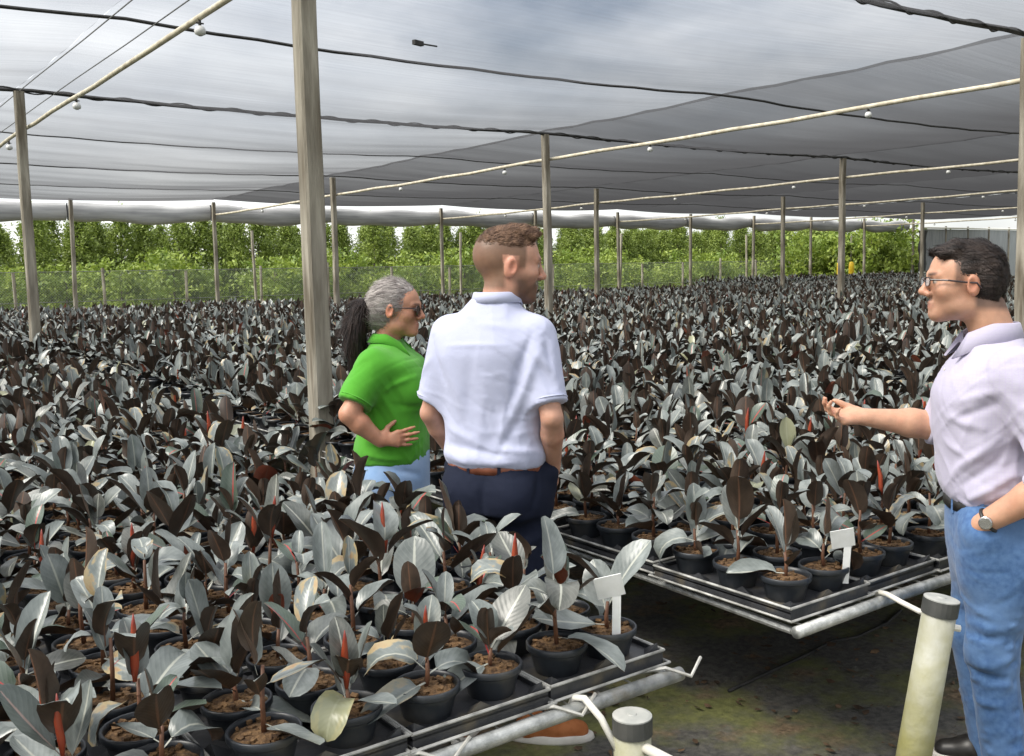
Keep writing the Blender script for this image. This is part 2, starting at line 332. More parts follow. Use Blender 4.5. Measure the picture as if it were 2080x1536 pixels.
for k in range(0, 12):
    x = 2.5+3.95*k
    d, px, py = depth_px((x, 29.0, 2.2))
    if -60 < px < 2140:
        ep.append(post(x, 29.0+.1*math.sin(k*5), ROOF-.05, .10, 'pole holding the rolled white curtain along the far edge of the shade house', 'poles along the far edge', name='edge_pole', lean=(rs.uniform(-.012, .012), rs.uniform(-.015, .015)), seed=rs.randint(0, 5)))
        if k % 2 == 0: es.append(post(x+2.1, 31.2, 3.15, .075, 'thin pale stake just outside the far edge, below the curtain', 'outer stakes', name='outer_stake', lean=(rs.uniform(-.02, .02), rs.uniform(-.03, .03)), seed=rs.randint(0, 5)))
label_in_order(ep, '%s pole from the left in the row holding the rolled white curtain'); label_in_order(es, '%s thin pale stake from the left just outside the far edge')

# cables along X (sagging between post columns) and thin wires along Y
def cable(y, z, r, label, group, lacing=False, x0=-5.4, x1=49.9):
    pts = []; n = int((x1-x0)/.4)
    for i in range(n+1):
        x = x0+(x1-x0)*i/n; ph = ((x-PX0) % PS)/PS
        pts.append((x, y+.012*math.sin(x*1.7), z-.07*4*ph*(1-ph)*(1 if not lacing else .6)+.006*math.sin(x*5.3)))
    root = thing('support_cable', label, 'cable', group=group)
    MB().tube(pts, r, 6).build('cable', M['black_cable'], root)
    if lacing:
        m = MB(); pl = []; n2 = int((x1-x0)/.055)
        for i in range(n2+1):
            x = x0+(x1-x0)*i/n2; ph = ((x-PX0) % PS)/PS; a = x*9.0
            zz = z-.07*4*ph*(1-ph)*.6; rr = r*1.25
            pl.append((x, y+rr*math.cos(a), zz+rr*math.sin(a)))
        m.tube(pl, r*.38, 5).build('lacing', M['black_cable'], root)
    return root
cable(5.26, ROOF-.02, .026, 'thick black laced cable crossing the top right corner', 'roof cables', True)
cable(9.2, ROOF-.02, .016, 'black cable crossing the top left behind the sprinkler pipe', 'roof cables')
cable(13.16, ROOF-.02, .024, 'black laced cable running over the left post and the post behind the polo man', 'roof cables', True)
cable(16.8, ROOF-.02, .011, 'thin dark cable, first one beyond the left post', 'roof cables')
cable(20.9, ROOF-.02, .014, 'thin dark cable, second one beyond the left post', 'roof cables')
cable(25.0, ROOF-.02, .012, 'thin dark cable nearest to the white far curtain', 'roof cables')
for x, lab in ((2.46, 'thin grey wire running to the top of the left post'), (2.84, 'thin grey wire between the left post wire and the sprinkler pipe')):
    o = MB().tube([(x, -8+i*2.0, ROOF-.035-.02*abs(math.sin(i*.9))) for i in range(19)], .006, 5).build('roof_wire', M['steel_wire']); tag(o, lab, 'wire', 'roof wires')

# shade cloth panels, one between each pair of post columns
def cloth_panel(x0, x1, y0, y1, mat, z0, label, k):
    nx_, ny_ = 14, 110
    X, Y = np.meshgrid(np.linspace(x0, x1, nx_), np.linspace(y0, y1, ny_), indexing='ij')
    ph = ((Y-1.36) % 3.92)/3.92; u = (X-x0)/(x1-x0)
    Z = z0 - .05*4*ph*(1-ph)*(.6+.4*np.sin(X*.8+k)*4*u*(1-u)) - .12*4*u*(1-u) + .008*np.sin(Y*6.1+X*.7+k) + .005*np.sin(Y*11+X*1.3)
    V = np.stack([X, Y, Z], -1).reshape(-1, 3); I = np.arange(nx_*ny_).reshape(nx_, ny_)
    Q = np.stack([I[:-1, :-1], I[1:, :-1], I[1:, 1:], I[:-1, 1:]], -1).reshape(-1, 4)
    o = link('shade_cloth', np_mesh('shade_cloth', V, Q, mats=[mat])); tag(o, label, 'shade cloth', 'shade cloth roof panels'); return o
cloth_panel(-5.44, 2.46, -14, 29, M['cloth_thin'], ROOF+.02, 'thin bright shade cloth strip left of the sprinkler pipe at the top left corner', 1)
cloth_panel(2.46, 10.42, -14, 29, M['cloth_thin'], ROOF+.02, 'pale see-through shade cloth overhead between the big post and the long seam', 2)
cloth_panel(10.38, 18.26, -14, 29, M['cloth_mid'], ROOF+.045, 'dark shade cloth right of the long seam, above the bright pipe', 3)
for k in range(2, 6):
    cloth_panel(PX0+PS*k-.12, PX0+PS*(k+1), -14, 29, M['cloth_dense'], ROOF+.06+.012*(k % 2), 'dark shade cloth far to the right, %s panel beyond the long seam' % ORD[k-1], k+2)
cloth_panel(-21.2, -5.44, -14, 29, M['cloth_thin'], ROOF+.02, 'thin shade cloth beyond the left edge', 9)

# rolled curtain on the far edge, sagging between the poles
cur = 0
for k in range(0, 12):
    x0 = 2.5+3.95*k-3.95; x1 = x0+3.95
    d, px, py = depth_px((x1, 29, 3.5)); d0, px0, _ = depth_px((x0, 29, 3.5))
    if px < -100 or px0 > 2100: continue
    nx_, na = 16, 10; V = []
    for i in range(nx_+1):
        u = i/nx_; x = x0+.02+(x1-x0-.04)*u; sag = .07*math.sin(math.pi*u)+.02*math.sin(x*2.2); rr = .27+.03*math.sin(x*3.1)-.05*abs(2*u-1)**6
        for a in range(na): V.append((x, 29.22+.13*math.cos(2*math.pi*a/na)*(1+.1*math.sin(x*9+a)), ROOF-.36-sag+rr*math.sin(2*math.pi*a/na)))
    Q = [(i*na+a, i*na+(a+1) % na, (i+1)*na+(a+1) % na, (i+1)*na+a) for i in range(nx_) for a in range(na)]
    o = link('rolled_curtain', np_mesh('rolled_curtain', np.array(V), np.array(Q), mats=[M['valance']])); cur += 1; tag(o, 'rolled white net curtain along the far edge, %s length from the left' % ORD[cur-1], 'curtain', 'rolled curtains along the far edge')

# sprinkler pipes along Y on every post column, with sprinklers
def sprinkler(x, y, z, label):
    r = thing('sprinkler', label, 'sprinkler', (x, y, z), group='sprinklers hanging from the pipes')
    MB().tube([(0, 0, .0), (0, 0, -.05)], .011, 8).build('connector', M['black_cable'], r)
    MB().lathe([(.006, -.045), (.03, -.055), (.042, -.08), (.038, -.105), (.012, -.118)], 12).build('deflector', M['bulb'], r, True)
    MB().tube([(-.028, 0, -.03), (.028, 0, -.03)], .006, 6).build('bridge', M['black_cable'], r)
sp_lab = {(0, 7.2): 'round sprinkler on the left pipe beside the black cable, largest in view', (0, 10.9): 'second sprinkler down the left pipe, right of the left post',
          (1, 7.2): 'sprinkler hanging highest on the long bright pipe at right', (1, 10.9): 'sprinkler on the bright pipe above the gap between the two men', (1, 14.6): 'sprinkler on the bright pipe left of the post behind the polo man'}
for i in range(6):
    x = PX0+PS*i+(.11 if i else .1); zp = 3.48
    pts = [(x+.012*math.sin(k*1.9+i), -6+k*.9, zp-.022*math.sin(((-6+k*.9-PY0) % PS)/PS*math.pi)+.008*math.sin(k*2.3)) for k in range(40)]
    lab = ['beige sprinkler pipe slanting across the top left corner', 'long bright beige pipe rising from mid picture to the upper right edge', 'second beige pipe below the long bright one at right',
           'third beige pipe down at the right', 'fourth beige pipe down at the right', 'lowest beige pipe far at the right'][i]
    tag(MB().tube(pts, .027 if i else .023, 10).build('sprinkler_pipe', M['pipe'], smooth=True), lab, 'pipe', 'overhead sprinkler pipes')
    for k in range(7):
        y = 3.55+3.65*k; d, px, py = depth_px((x, y, 3.4))
        if d > 3 and -20 < px < 2100 and -20 < py < 1500: sprinkler(x, y, zp-.025, sp_lab.get((i, round(y, 1)), 'small sprinkler, %s along the %s overhead pipe from the left' % (ORD[k], ORD[i])))
r = thing('hanging_clip', 'black clip with a rod caught on the cloth right of the big post', 'clip', (5.03, 8.3, 3.78), .3)
MB().box(-.07, .05, -.02, .02, -.022, .02).build('clip_body', M['black_cable'], r); MB().tube([(.04, 0, 0), (.26, 0, .012)], .008, 6).build('rod', M['black_cable'], r)
# ------------------------------------------------------------------ benches, trays, potted plants
def edge_shift(y): return .045*(y-1.88)
BENCHES = [(-2.2, 1.83), (2.30, 6.35), (6.95, 10.0), (10.75, 14.4), (15.0, 17.9), (18.6, 22.2), (22.8, 25.8), (26.5, 30.0), (30.6, 33.7), (34.4, 38.0), (38.6, 41.6)]
BZ = .575                                   # bench top
Y_END = 27.2
bench_lab = ['galvanised wire bench in the left foreground carrying the nearest pots', 'galvanised wire bench at centre right whose corner points at the walkway',
             'wire bench behind the centre one, under the bespectacled man']
def bench(k):
    x0, x1 = BENCHES[k]
    root = thing('growing_bench', bench_lab[k], 'bench', ((x0+x1)/2, 1.8, 0), group='growing benches'); cx = (x0+x1)/2
    def P(x, y, z): return (x-cx+edge_shift(y)-edge_shift(1.8), y-1.8, z)
    m = MB(); m.tube([P(x1-.0-(x1-x0)*i/8, 1.795+.006*math.sin(i*2), BZ-.008) for i in range(9)], .0185, 12); m.build('end_pipe', M['galv'], root, True)
    for xx in (x0+.03, x1-.02): MB().tube([P(xx, 1.83, BZ-.02), P(xx, 9, BZ-.02), P(xx, 18, BZ-.02), P(xx, Y_END, BZ-.02)], .012, 8).build('side_rail', M['galv'], root)
    for j in range(7): MB().tube([P(x0+.04, 3.3+j*3.6, BZ-.045), P(x1-.04, 3.3+j*3.6, BZ-.045)], .018, 8).build('cross_bar', M['galv'], root)
    m = MB()                                # welded wire top
    n = int((x1-x0)/.105)
    for i in range(n+1):
        x = x0+.05+(x1-x0-.1)*i/n; m.tube([P(x, 1.79, BZ-.002), P(x, 5.5, BZ-.002), P(x, 9.5, BZ-.002)], .0032, 4, False)
    for j in range(26): m.tube([P(x0+.03, 1.845+j*.16, BZ+.004), P(x1-.03, 1.845+j*.16, BZ+.004)], .0042, 4, False)
    m.build('wire_top', M['wire'], root)
    for j in range(4):
        for xx in (x0+.25, (x0+x1)/2, x1-.25):
            y = 3.3+j*3.6; MB().tube([P(xx, y, .0), P(xx, y, BZ-.05)], .012, 8).build('leg', M['steel_wire'], root)
    # bent wire hooks tying the top to the end pipe
    for i in range(9):
        x = x1-.02-.37*i
        if x < x0: break
        MB().tube([P(x-.10, 1.845, BZ+.008), P(x-.03, 1.80, BZ+.018), P(x+.03, 1.765, BZ-.008), P(x+.10, 1.80, BZ+.014)], .0048, 6).build('wire_hook', M['wire'], root)
for k in range(3): bench(k)

# plant trays: two pots wide and three long, a double rim and raised points between the pots
TW, TL = .374, .565
def tray_meshes():
    base = MB(); base.box(0, TW, 0, TL, .030, .035)
    pyr = MB()
    for ix in range(3):
        for iy in range(4):
            cx, cy = .01+(TW-.02)*ix/2, .01+(TL-.02)*iy/3; s_ = .050; h = .066
            q = [(max(.006, cx-s_), cy), (cx, max(.006, cy-s_)), (min(TW-.006, cx+s_), cy), (cx, min(TL-.006, cy+s_))]
            if ix == 1 and 0 < iy < 3 or True: pyr._add([(a, b, .0345) for a, b in q]+[(cx, cy, h)], [(0, 1, 4), (1, 2, 4), (2, 3, 4), (3, 0, 4)])
    wall = MB()
    for (a, b, c_, d_) in ((0, TW, 0, .004), (0, TW, TL-.004, TL), (0, .004, .004, TL-.004), (TW-.004, TW, .004, TL-.004)): wall.box(a, b, c_, d_, .006, .046)
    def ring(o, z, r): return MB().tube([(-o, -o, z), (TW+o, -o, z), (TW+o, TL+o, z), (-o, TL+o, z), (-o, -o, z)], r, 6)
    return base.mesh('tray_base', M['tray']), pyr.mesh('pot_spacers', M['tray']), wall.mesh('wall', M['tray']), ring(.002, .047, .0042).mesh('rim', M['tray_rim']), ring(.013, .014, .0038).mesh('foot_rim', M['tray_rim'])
TM = tray_meshes()
def tray(x, y, label, group):
    r = thing('plant_tray', label, 'tray', (x, y, BZ+.008), random.uniform(-.006, .006), group)
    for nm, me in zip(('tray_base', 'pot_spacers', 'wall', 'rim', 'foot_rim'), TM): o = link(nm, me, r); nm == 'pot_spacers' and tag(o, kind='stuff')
    return r

# --- leaf shapes
def leaf_arrays(Lf, Wf, bend, fold, wave, nu, nv, twist=0, pet=.03, seed=0):
    us = .5-.5*np.cos(np.pi*np.linspace(0, 1, nu+1)); us = .6*us+.4*np.linspace(0, 1, nu+1); vs_ = np.linspace(-1, 1, nv+1); rs_ = np.random.default_rng(seed); ph = rs_.uniform(0, 6)
    V = []; UV = []
    for iu, u in enumerate(us):
        wd = Wf/2*(1-abs(2*u**.94-1)**2.3)**.56 if 0 < iu < nu else Wf/2*(.05 if iu == 0 else .05)
        a = bend*u; # bend: arc
        if abs(bend) > 1e-3: cy_, cz_ = Lf*math.sin(a)/bend, Lf*(math.cos(a)-1)/bend
        else: cy_, cz_ = Lf*u, 0
        for v in vs_:
            off = abs(v)*fold*wd + wave*math.sin(u*9+ph+v*1.5)*abs(v)
            tw = twist*u
            x = v*wd*math.cos(fold*.5*abs(v)); zz = off
            x2, z2 = x*math.cos(tw)-zz*math.sin(tw), x*math.sin(tw)+zz*math.cos(tw)
            V.append((x2, pet+cy_+z2*math.sin(a), cz_+z2*math.cos(a))); UV.append((v*.5+.5, u))
    nw = nv+1
    Q = [(i*nw+j, i*nw+j+1, (i+1)*nw+j+1, (i+1)*nw+j) for i in range(nu) for j in range(nv)]
    b = len(V)                                  # petiole
    V += [(-.0025, 0, -.001), (.0025, 0, -.001), (.0025, pet+.004, 0), (-.0025, pet+.004, 0)]; UV += [(.5, 0)]*4; Q.append((b, b+1, b+2, b+3))
    return np.array(V), np.array(Q), np.array(UV)
LSPEC = [(1.0, .45, .35, .34, .003), (1.0, .41, .8, .40, .004), (1.0, .50, -.15, .24, .003), (.9, .38, 1.25, .50, .005), (1.0, .43, .5, .65, .006), (.95, .54, .1, .16, .002), (.9, .42, 1.8, .38, .007), (1.05, .34, .35, .8, .004), (.8, .46, 1.0, .3, .008), (1.1, .40, -.3, .5, .005), (.85, .48, 2.2, .3, .006), (1.0, .37, .15, .95, .004)]
UNIT = .17
LEAF_N = [leaf_arrays(UNIT*a, UNIT*b*1.16, c_, d_, e, 8, 4, twist=(i % 3-1)*.35, seed=i) for i, (a, b, c_, d_, e) in enumerate(LSPEC)]
LEAF_F = [leaf_arrays(UNIT*a, UNIT*b*1.18, c_, d_, e, 4, 2, twist=(i % 3-1)*.35, seed=i) for i, (a, b, c_, d_, e) in enumerate(LSPEC)]
LEAF_D = [leaf_arrays(UNIT*a, UNIT*b*1.22, c_, d_, e, 2, 2, twist=(i % 3-1)*.35, seed=i) for i, (a, b, c_, d_, e) in enumerate(LSPEC)]
LEAF_ME = [np_mesh('leaf', V, Q, uv=uv, mats=[M['leaf']]) for V, Q, uv in LEAF_N]
def sheath_arrays():
    m = MB().tube([(0, 0, 0), (.002, .0, .03), (0, .002, .07), (.003, 0, .105), (.004, 0, .125)], [.004, .0085, .008, .0045, .001], 6); return m
SHEATH_ME = sheath_arrays().mesh('leaf_sheath', M['sheath'], True)
PZ = .70
POT_PROF = [(r_q, z_q*PZ) for r_q, z_q in [(.050, 0), (.052, .004), (.066, .085), (.071, .108), (.071, .110), (.0775, .111), (.0785, .114), (.079, .133), (.077, .136), (.0725, .135), (.0715, .118), (.070, .100)]]
POT_ME = MB().lathe(POT_PROF, 22).mesh('pot', M['pot'], True)
def soil_mesh(seed):
    rs_ = random.Random(seed); m = MB(); n = 16; rings = [(0, .087), (.025, .086), (.05, .083), (.0705, .079)]
    vs = [(0, 0, .088)]; fs = []
    for r_i, z in rings[1:]:
        for k in range(n): vs.append((r_i*math.cos(2*math.pi*k/n), r_i*math.sin(2*math.pi*k/n), z+rs_.uniform(-.004, .004)))
    for k in range(n): fs.append((0, 1+k, 1+(k+1) % n))
    for i in range(2):
        for k in range(n): fs.append((1+i*n+k, 1+(i+1)*n+k, 1+(i+1)*n+(k+1) % n, 1+i*n+(k+1) % n))
    m._add(vs, fs)
    for c_ in range(26):                         # bark chips
        a, rr = rs_.uniform(0, 6.28), .066*math.sqrt(rs_.random()); s_ = rs_.uniform(.004, .010)
        Mx = Matrix.Translation((rr*math.cos(a), rr*math.sin(a), .086)) @ Matrix.Rotation(rs_.uniform(0, 6), 4, 'Z') @ Matrix.Rotation(rs_.uniform(-.6, .6), 4, 'X')
        m.box(-s_, s_, -s_*.6, s_*.6, -.003, .004, Mx)
    return m.mesh('soil', M['soil'])
SOIL_ME = [soil_mesh(i) for i in range(4)]
def stem_mesh(h): return MB().tube([(0, 0, .08), (.004, .002, .08+h*.5), (.0, .004, .08+h)], [.0065, .0055, .004], 6).mesh('stem', M['stem'], True)
STEM_ME = [stem_mesh(h) for h in (.05, .08, .115, .15)]

def plant_spec(rs_, size=1.0, nl=None):
    """stem index and a list of (leaf kind, 4x4 matrix) of one plant, pot base at the origin"""
    si = rs_.randrange(4); h = (.05, .08, .115, .15)[si]
    n = nl or rs_.choice((6, 7, 7, 8, 9, 10)); out = []; a0 = rs_.uniform(0, 6.28); lean = (rs_.uniform(-.10, .10), rs_.uniform(-.10, .10))
    for i in range(n):
        f = i/(n-1); az = a0+i*2.4+rs_.uniform(-.4, .4)
        el = rad(8+76*f**.65)+rs_.uniform(-.32, .32)
        if rs_.random() < .12: el -= .7
        sc = size*(rs_.uniform(.62, 1.05) if f < .8 else rs_.uniform(.5, .95))
        z = .088+h*(.12+.88*f)
        Mx = Matrix.Translation((lean[0]*(z-.12), lean[1]*(z-.12), z)) @ Matrix.Rotation(az, 4, 'Z') @ Matrix.Rotation(el, 4, 'X') @ Matrix.Rotation(rs_.uniform(-.5, .5), 4, 'Y') @ Matrix.Diagonal((sc, sc, sc, 1))
        out.append((rs_.randrange(len(LSPEC)), Mx))
    sh = None
    if rs_.random() < .10:
        s_ = rs_.uniform(.8, 1.2); sh = Matrix.Translation((lean[0]*h, lean[1]*h, .08+h)) @ Matrix.Rotation(rs_.uniform(-.2, .2), 4, 'X') @ Matrix.Diagonal((s_, s_, s_, 1))
    return si, out, sh
def put_plant(x, y, z, spec, label, group, rz):
    r = thing('potted_rubber_plant', label, 'potted plant', (x, y, z), rz, group)
    si, leaves, sh = spec
    link('pot', POT_ME, r); link('soil', SOIL_ME[si], r); link('stem', STEM_ME[si], r)
    for k, Mx in leaves:
        o = link('leaf', LEAF_ME[k], r); o.matrix_local = Mx
    if sh is not None: o = link('leaf_sheath', SHEATH_ME, r); o.matrix_local = sh
    return r

# --- where pots stand
PR = random.Random(11)
spots = []; tray_spots = []
for bi, (bx0, bx1) in enumerate(BENCHES):
    ntx = int((bx1-bx0+.02)/.386)
    y = 1.825; row = 0
    while y < Y_END-.6:
        xs_r = bx1-.025+edge_shift(y) if bi == 0 else bx0+edge_shift(y)+ntx*.386
        for c_ in range(ntx):
            xl = xs_r-.386*(c_+1)+.006+PR.uniform(-.004, .004); yl = y+PR.uniform(-.008, .008)
            d, px, py = depth_px((xl+.2, yl+.3, .85))
            if d < 1.2 or px < -560-300/d or px > 2660+300/d: continue
            tray_spots.append((d, bi, c_, ntx, row, xl, yl))
            for ix in range(2):
                for iy in range(3):
                    if PR.random() < (.0 if d < 4 else .03): continue
                    spots.append([xl+.098+.178*ix+PR.uniform(-.006, .006), yl+.097+.1855*iy+PR.uniform(-.008, .008), BZ+.022, bi, row*3+iy, (c_*2+1-ix) if bi == 0 else ((ntx-1-c_)*2+ix)])
        y += .584; row += 1
# a raised bench far right, its tray edge shows as a dark line
for ix in range(70):
    for iy in range(6): spots.append([28+ix*.22+PR.uniform(-.02, .02), 25.9+iy*.22, .86, 99, 0, 0])
spots = np.array(spots); D, PXs, PYs = depth_px(np.stack([spots[:, 0], spots[:, 1], np.full(len(spots), .85)], 1))
keep = (PXs > -360) & (PXs < 2460) & (PYs < 2300) & (D > 1.3)
spots = spots[keep]; D = D[keep]; PXs = PXs[keep]; PYs = PYs[keep]
order = np.argsort(D); spots = spots[order]; D = D[order]; PXs = PXs[order]; PYs = PYs[order]
inview = np.where((PXs > -70) & (PXs < 2150) & (PYs < 1640))[0]
near_ids = set(inview[:300].tolist())
near_list = []
stuff_V = []; stuff_Q = []; stuff_UV = []; stuff_R = []; stuff_MI = []; nv0 = 0
potV, potQ = None, None
def mesh_np(me):
    V = np.empty(len(me.vertices)*3, np.float32); me.vertices.foreach_get('co', V); return V.reshape(-1, 3)
LOW_POT = MB().lathe([(.05, .0), (.070, .077), (.079, .079), (.079, .095), (.071, .093)], 10)
LOW_POT_V = np.array(LOW_POT.v); LOW_POT_Q = np.array([f for f in LOW_POT.f if len(f) == 4])
sq = [(math.cos(k*math.pi/4)*.071, math.sin(k*math.pi/4)*.071, .082) for k in range(8)]
LOW_SOIL_V = np.array([(0, 0, .088)]+sq+[(0, 0, .088)]); LOW_SOIL_Q = np.array([(0, 1+k, 1+(k+1) % 8, 1+(k+2) % 8) for k in range(0, 8, 2)])
LOW_SHEATH_V = np.array([(-.009, 0, 0), (.009, 0, 0), (.006, 0, .08), (0, .0, .125), (-.006, 0, .08), (0, -.009, 0), (0, .009, 0), (0, .006, .08), (0, 0, .125), (0, -.006, .08)])
LOW_SHEATH_Q = np.array([(0, 1, 2, 4), (4, 2, 3, 3), (5, 6, 7, 9), (9, 7, 8, 8)])[[0, 2]]
def xf(Mx, V): A = np.array(Mx); return V @ A[:3, :3].T + A[:3, 3]
def stuff_add(V, Q, uv, rnd, mi):
    global nv0
    stuff_V.append(V); stuff_Q.append(Q+nv0); stuff_UV.append(uv); stuff_R.append(np.full(len(V), rnd)); stuff_MI.append(np.full(len(Q), mi)); nv0 += len(V)
specs = [plant_spec(PR, 1.06) for _ in range(70)]
# far plants reuse merged low meshes of a few dozen plants
far_cache = []
for s_ in range(72):
    si, lv, sh = plant_spec(PR, 1.10, nl=PR.choice((7, 8, 8, 9)))
    Vs, Qs, Us, Rs, n_ = [], [], [], [], 0
    for k, Mx in lv:
        V, Q, uv = (LEAF_F if s_ < 36 else LEAF_D)[k]; V = V[:-4]; Q = Q[:-1]; uv = uv[:-4]
        Vs.append(xf(Mx, V)); Qs.append(Q+n_); Us.append(uv); Rs.append(np.full(len(V), PR.random())); n_ += len(V)
    far_cache.append((np.concatenate(Vs), np.concatenate(Qs), np.concatenate(Us), np.concatenate(Rs), sh))
for i in range(len(spots)):
    x, y, z, bi = spots[i][:4]; d = D[i]
    if i in near_ids: near_list.append(i); continue
    if d > 15 and PR.random() < .12: continue
    rz = PR.uniform(0, 6.28); hs = PR.uniform(.95, 1.35) if d > 9 else PR.uniform(.85, 1.15)
    Mx = Matrix.Translation((x, y, z)) @ Matrix.Rotation(rz, 4, 'Z') @ Matrix.Diagonal((1, 1, hs, 1))
    if d < 7.5:
        si, lv, sh = specs[PR.randrange(len(specs))]
        for k, lm in lv:
            V, Q, uv = LEAF_N[k] if d < 6 else LEAF_F[k]; stuff_add(xf(Mx @ lm, V), Q, uv, PR.random(), 0)
        stuff_add(xf(Mx, LOW_POT_V), LOW_POT_Q, np.zeros((len(LOW_POT_V), 2)), 0, 1)
        stuff_add(xf(Mx, LOW_SOIL_V), LOW_SOIL_Q, np.zeros((len(LOW_SOIL_V), 2)), 0, 2)
        if sh is not None: stuff_add(xf(Mx @ sh, LOW_SHEATH_V), LOW_SHEATH_Q, np.zeros((len(LOW_SHEATH_V), 2)), 0, 3)
    else:
        V, Q, uv, R_, sh = far_cache[PR.randrange(36)+(36 if d > 16 else 0)]
        stuff_V.append(xf(Mx, V)); stuff_Q.append(Q+nv0); stuff_UV.append(uv); stuff_R.append((R_+PR.random()) % 1.0); stuff_MI.append(np.zeros(len(Q), int)); nv0 += len(V)
        if d < 14 or bi > 90: stuff_add(xf(Mx, LOW_POT_V), LOW_POT_Q, np.zeros((len(LOW_POT_V), 2)), 0, 1)
        if sh is not None and d < 16: stuff_add(xf(Mx @ sh, LOW_SHEATH_V), LOW_SHEATH_Q, np.zeros((len(LOW_SHEATH_V), 2)), 0, 3)
me = np_mesh('rubber_plant_field', np.concatenate(stuff_V), np.concatenate(stuff_Q), uv=np.concatenate(stuff_UV), mi=np.concatenate(stuff_MI), cols={'rnd': np.concatenate(stuff_R)}, mats=[M['leaf_stuff'], M['pot'], M['soil'], M['sheath']])
tag(link('rubber_plant_field', me), 'mass of grey and brown leaved rubber plants filling the benches into the distance', 'potted plants', kind='stuff')
print('stuff quads', len(me.polygons), 'plants', len(spots))

# labels of the nearest plants (by where they stand), the others by their zone
front_named = [((1.13, 1.92), 'rubber plant at the front left corner of the tray at bottom centre'), ((1.31, 1.92), 'rubber plant in the front right pocket of the tray at bottom centre'),
               ((1.52, 1.92), 'rubber plant at the front left of the tray by the grey riser'), ((1.70, 1.92), 'rubber plant at the walkway end with the white staked tag in its pot'),
               ((2.39, 1.92), 'rubber plant at the very corner of the centre right bench'), ((2.57, 1.92), 'rubber plant beside the square white tag on the centre right bench')]
NEAR_OVER = {}
used_lab = {}
zone = {0: 'rubber plant in black pot crowded on the left foreground bench', 1: 'rubber plant in black pot crowded on the centre right bench', 2: 'rubber plant in black pot on the bench behind the centre right one'}
near_objs = []
for i in near_list:
    x, y, z, bi = spots[i][:4]; best = None
    for (q, lab) in front_named:
        dd = math.hypot(q[0]-x, q[1]-y)
        if dd < .085 and lab not in used_lab and (best is None or dd < best[0]): best = (dd, lab)
    rs_ = random.Random(1000+i)
    big = D[i] < 3.2
    spec = plant_spec(rs_, rs_.uniform(.82, 1.12) if big else rs_.uniform(.85, 1.08), nl=rs_.choice((5, 6, 6, 7)) if big else None)
    prz = rs_.uniform(0, 6.28)
    if best:
        lab = best[1]; used_lab[lab] = (x, y)
        if 'tag' in lab:      # no low leaf hides the tag from the walkway
            spec = (spec[0], [q for q in spec[1] if (Matrix.Rotation(prz, 3, 'Z') @ (q[1].to_3x3() @ Vector((0, 1, 0)))).normalized().dot(Vector((-.35, -.94, 0))) < .15], spec[2])
    else:
        b_ = int(bi); lab = 'rubber plant, %s bench, %s row from walkway, %s pot from aisle' % (('left foreground', 'centre right', 'farther right')[min(b_, 2)], ORD[int(spots[i][4])], ORD[int(spots[i][5])])
    near_objs.append(put_plant(x, y, z, spec, lab, 'rubber plants nearest the camera', prz))

tray_spots.sort()
named_tray = {}
for (d, bi, c_, ntx, row, xl, yl) in tray_spots[:46]+[t_ for t_ in tray_spots[46:] if t_[1] == 1 and t_[2] == t_[3]-1 and t_[4] < 17]:
    ca = c_ if bi == 0 else ntx-1-c_
    if bi == 0 and row == 0 and c_ < 3: lab = ('black plant tray nearest the grey riser at the walkway end', 'black plant tray at bottom centre with its full front corner showing', 'black plant tray at the bottom edge left of the centre one')[c_]
    elif bi == 1 and row == 0 and ca < 2: lab = ('black plant tray whose sharp corner points at the walkway, centre right bench', 'black plant tray right of the corner tray on the centre right bench')[ca]
    else: lab = 'black plant tray on the %s bench, %s from the walkway, %s from the aisle' % (('left foreground', 'centre right', 'farther right')[min(bi, 2)], ORD[row], ORD[ca])
    tray(xl, yl, lab, 'plant trays')
m = MB()
for (d, bi, c_, ntx, row, xl, yl) in tray_spots[46:]:
    if bi == 1 and c_ == ntx-1 and row < 17: continue
    if d < 22: m.box(xl, xl+TW, yl, yl+TL, BZ+.03, BZ+.036)
m.box(27.9, 43.5, 25.75, 27.2, .80, .86)
tag(m.build('tray_field', M['tray']), 'black trays carrying the plants in the distance', 'trays', kind='stuff')

# plant tags
def plant_tag(loc, rz, tilt, label, stake=True):
    r = thing('plant_tag', label, 'tag', loc, rz)
    if stake: MB().box(-.011, .011, -.001, .001, 0, .12, Matrix.Rotation(tilt, 4, 'Y')).build('stake', M['tag'], r)
    Mx = Matrix.Rotation(tilt, 4, 'Y') @ Matrix.Translation((-.012, 0, .115)) @ Matrix.Rotation(.25, 4, 'X') @ Matrix.Rotation(-.25, 4, 'Y')
    MB().box(-.036, .036, -.0012, .0012, 0, .062, Mx).build('label_card', M['tag'], r)
CR = math.atan2(C_R[1], C_R[0])
plant_tag((1.675, 1.872, .672), CR, .02, 'white plant tag on a stake in the pot at the walkway end')
plant_tag((2.60, 1.845, .64), CR, .06, 'white square plant tag tilted among the pots of the centre right bench')

# PVC risers at the bench ends, thin lines and hooks
def riser(x, y, h, lean, label):
    r = thing('pvc_riser', label, 'pipe', (x, y, 0)); r.rotation_euler = lean
    MB().lathe([(.047, 0), (.0465, h*.5), (.045, h-.04), (.045, h-.04)], 22).build('pipe', M['pvc'], r, True)
    MB().lathe([(.0455, h-.046), (.0485, h-.045), (.0485, h-.003)], 22).build('coupling', M['pvc_cap'], r)
    MB().lathe([(.040, h-.01), (.0475, h-.006), (.0475, h), (.040, h+.002), (.012, h+.002), (.010, h+.004)], 22, close=True).build('cap', M['pvc_top'], r)
    return r
riser(1.565, 1.695, .565, (0, 0, 0), 'grey capped PVC riser at the bottom edge beside the near bench')
lr = math.atan(.105/.70); ax = Vector((C_R[0], C_R[1], 0)).normalized()
lean = Matrix.Rotation(lr, 3, Vector((-ax.y, ax.x, 0))).to_euler()
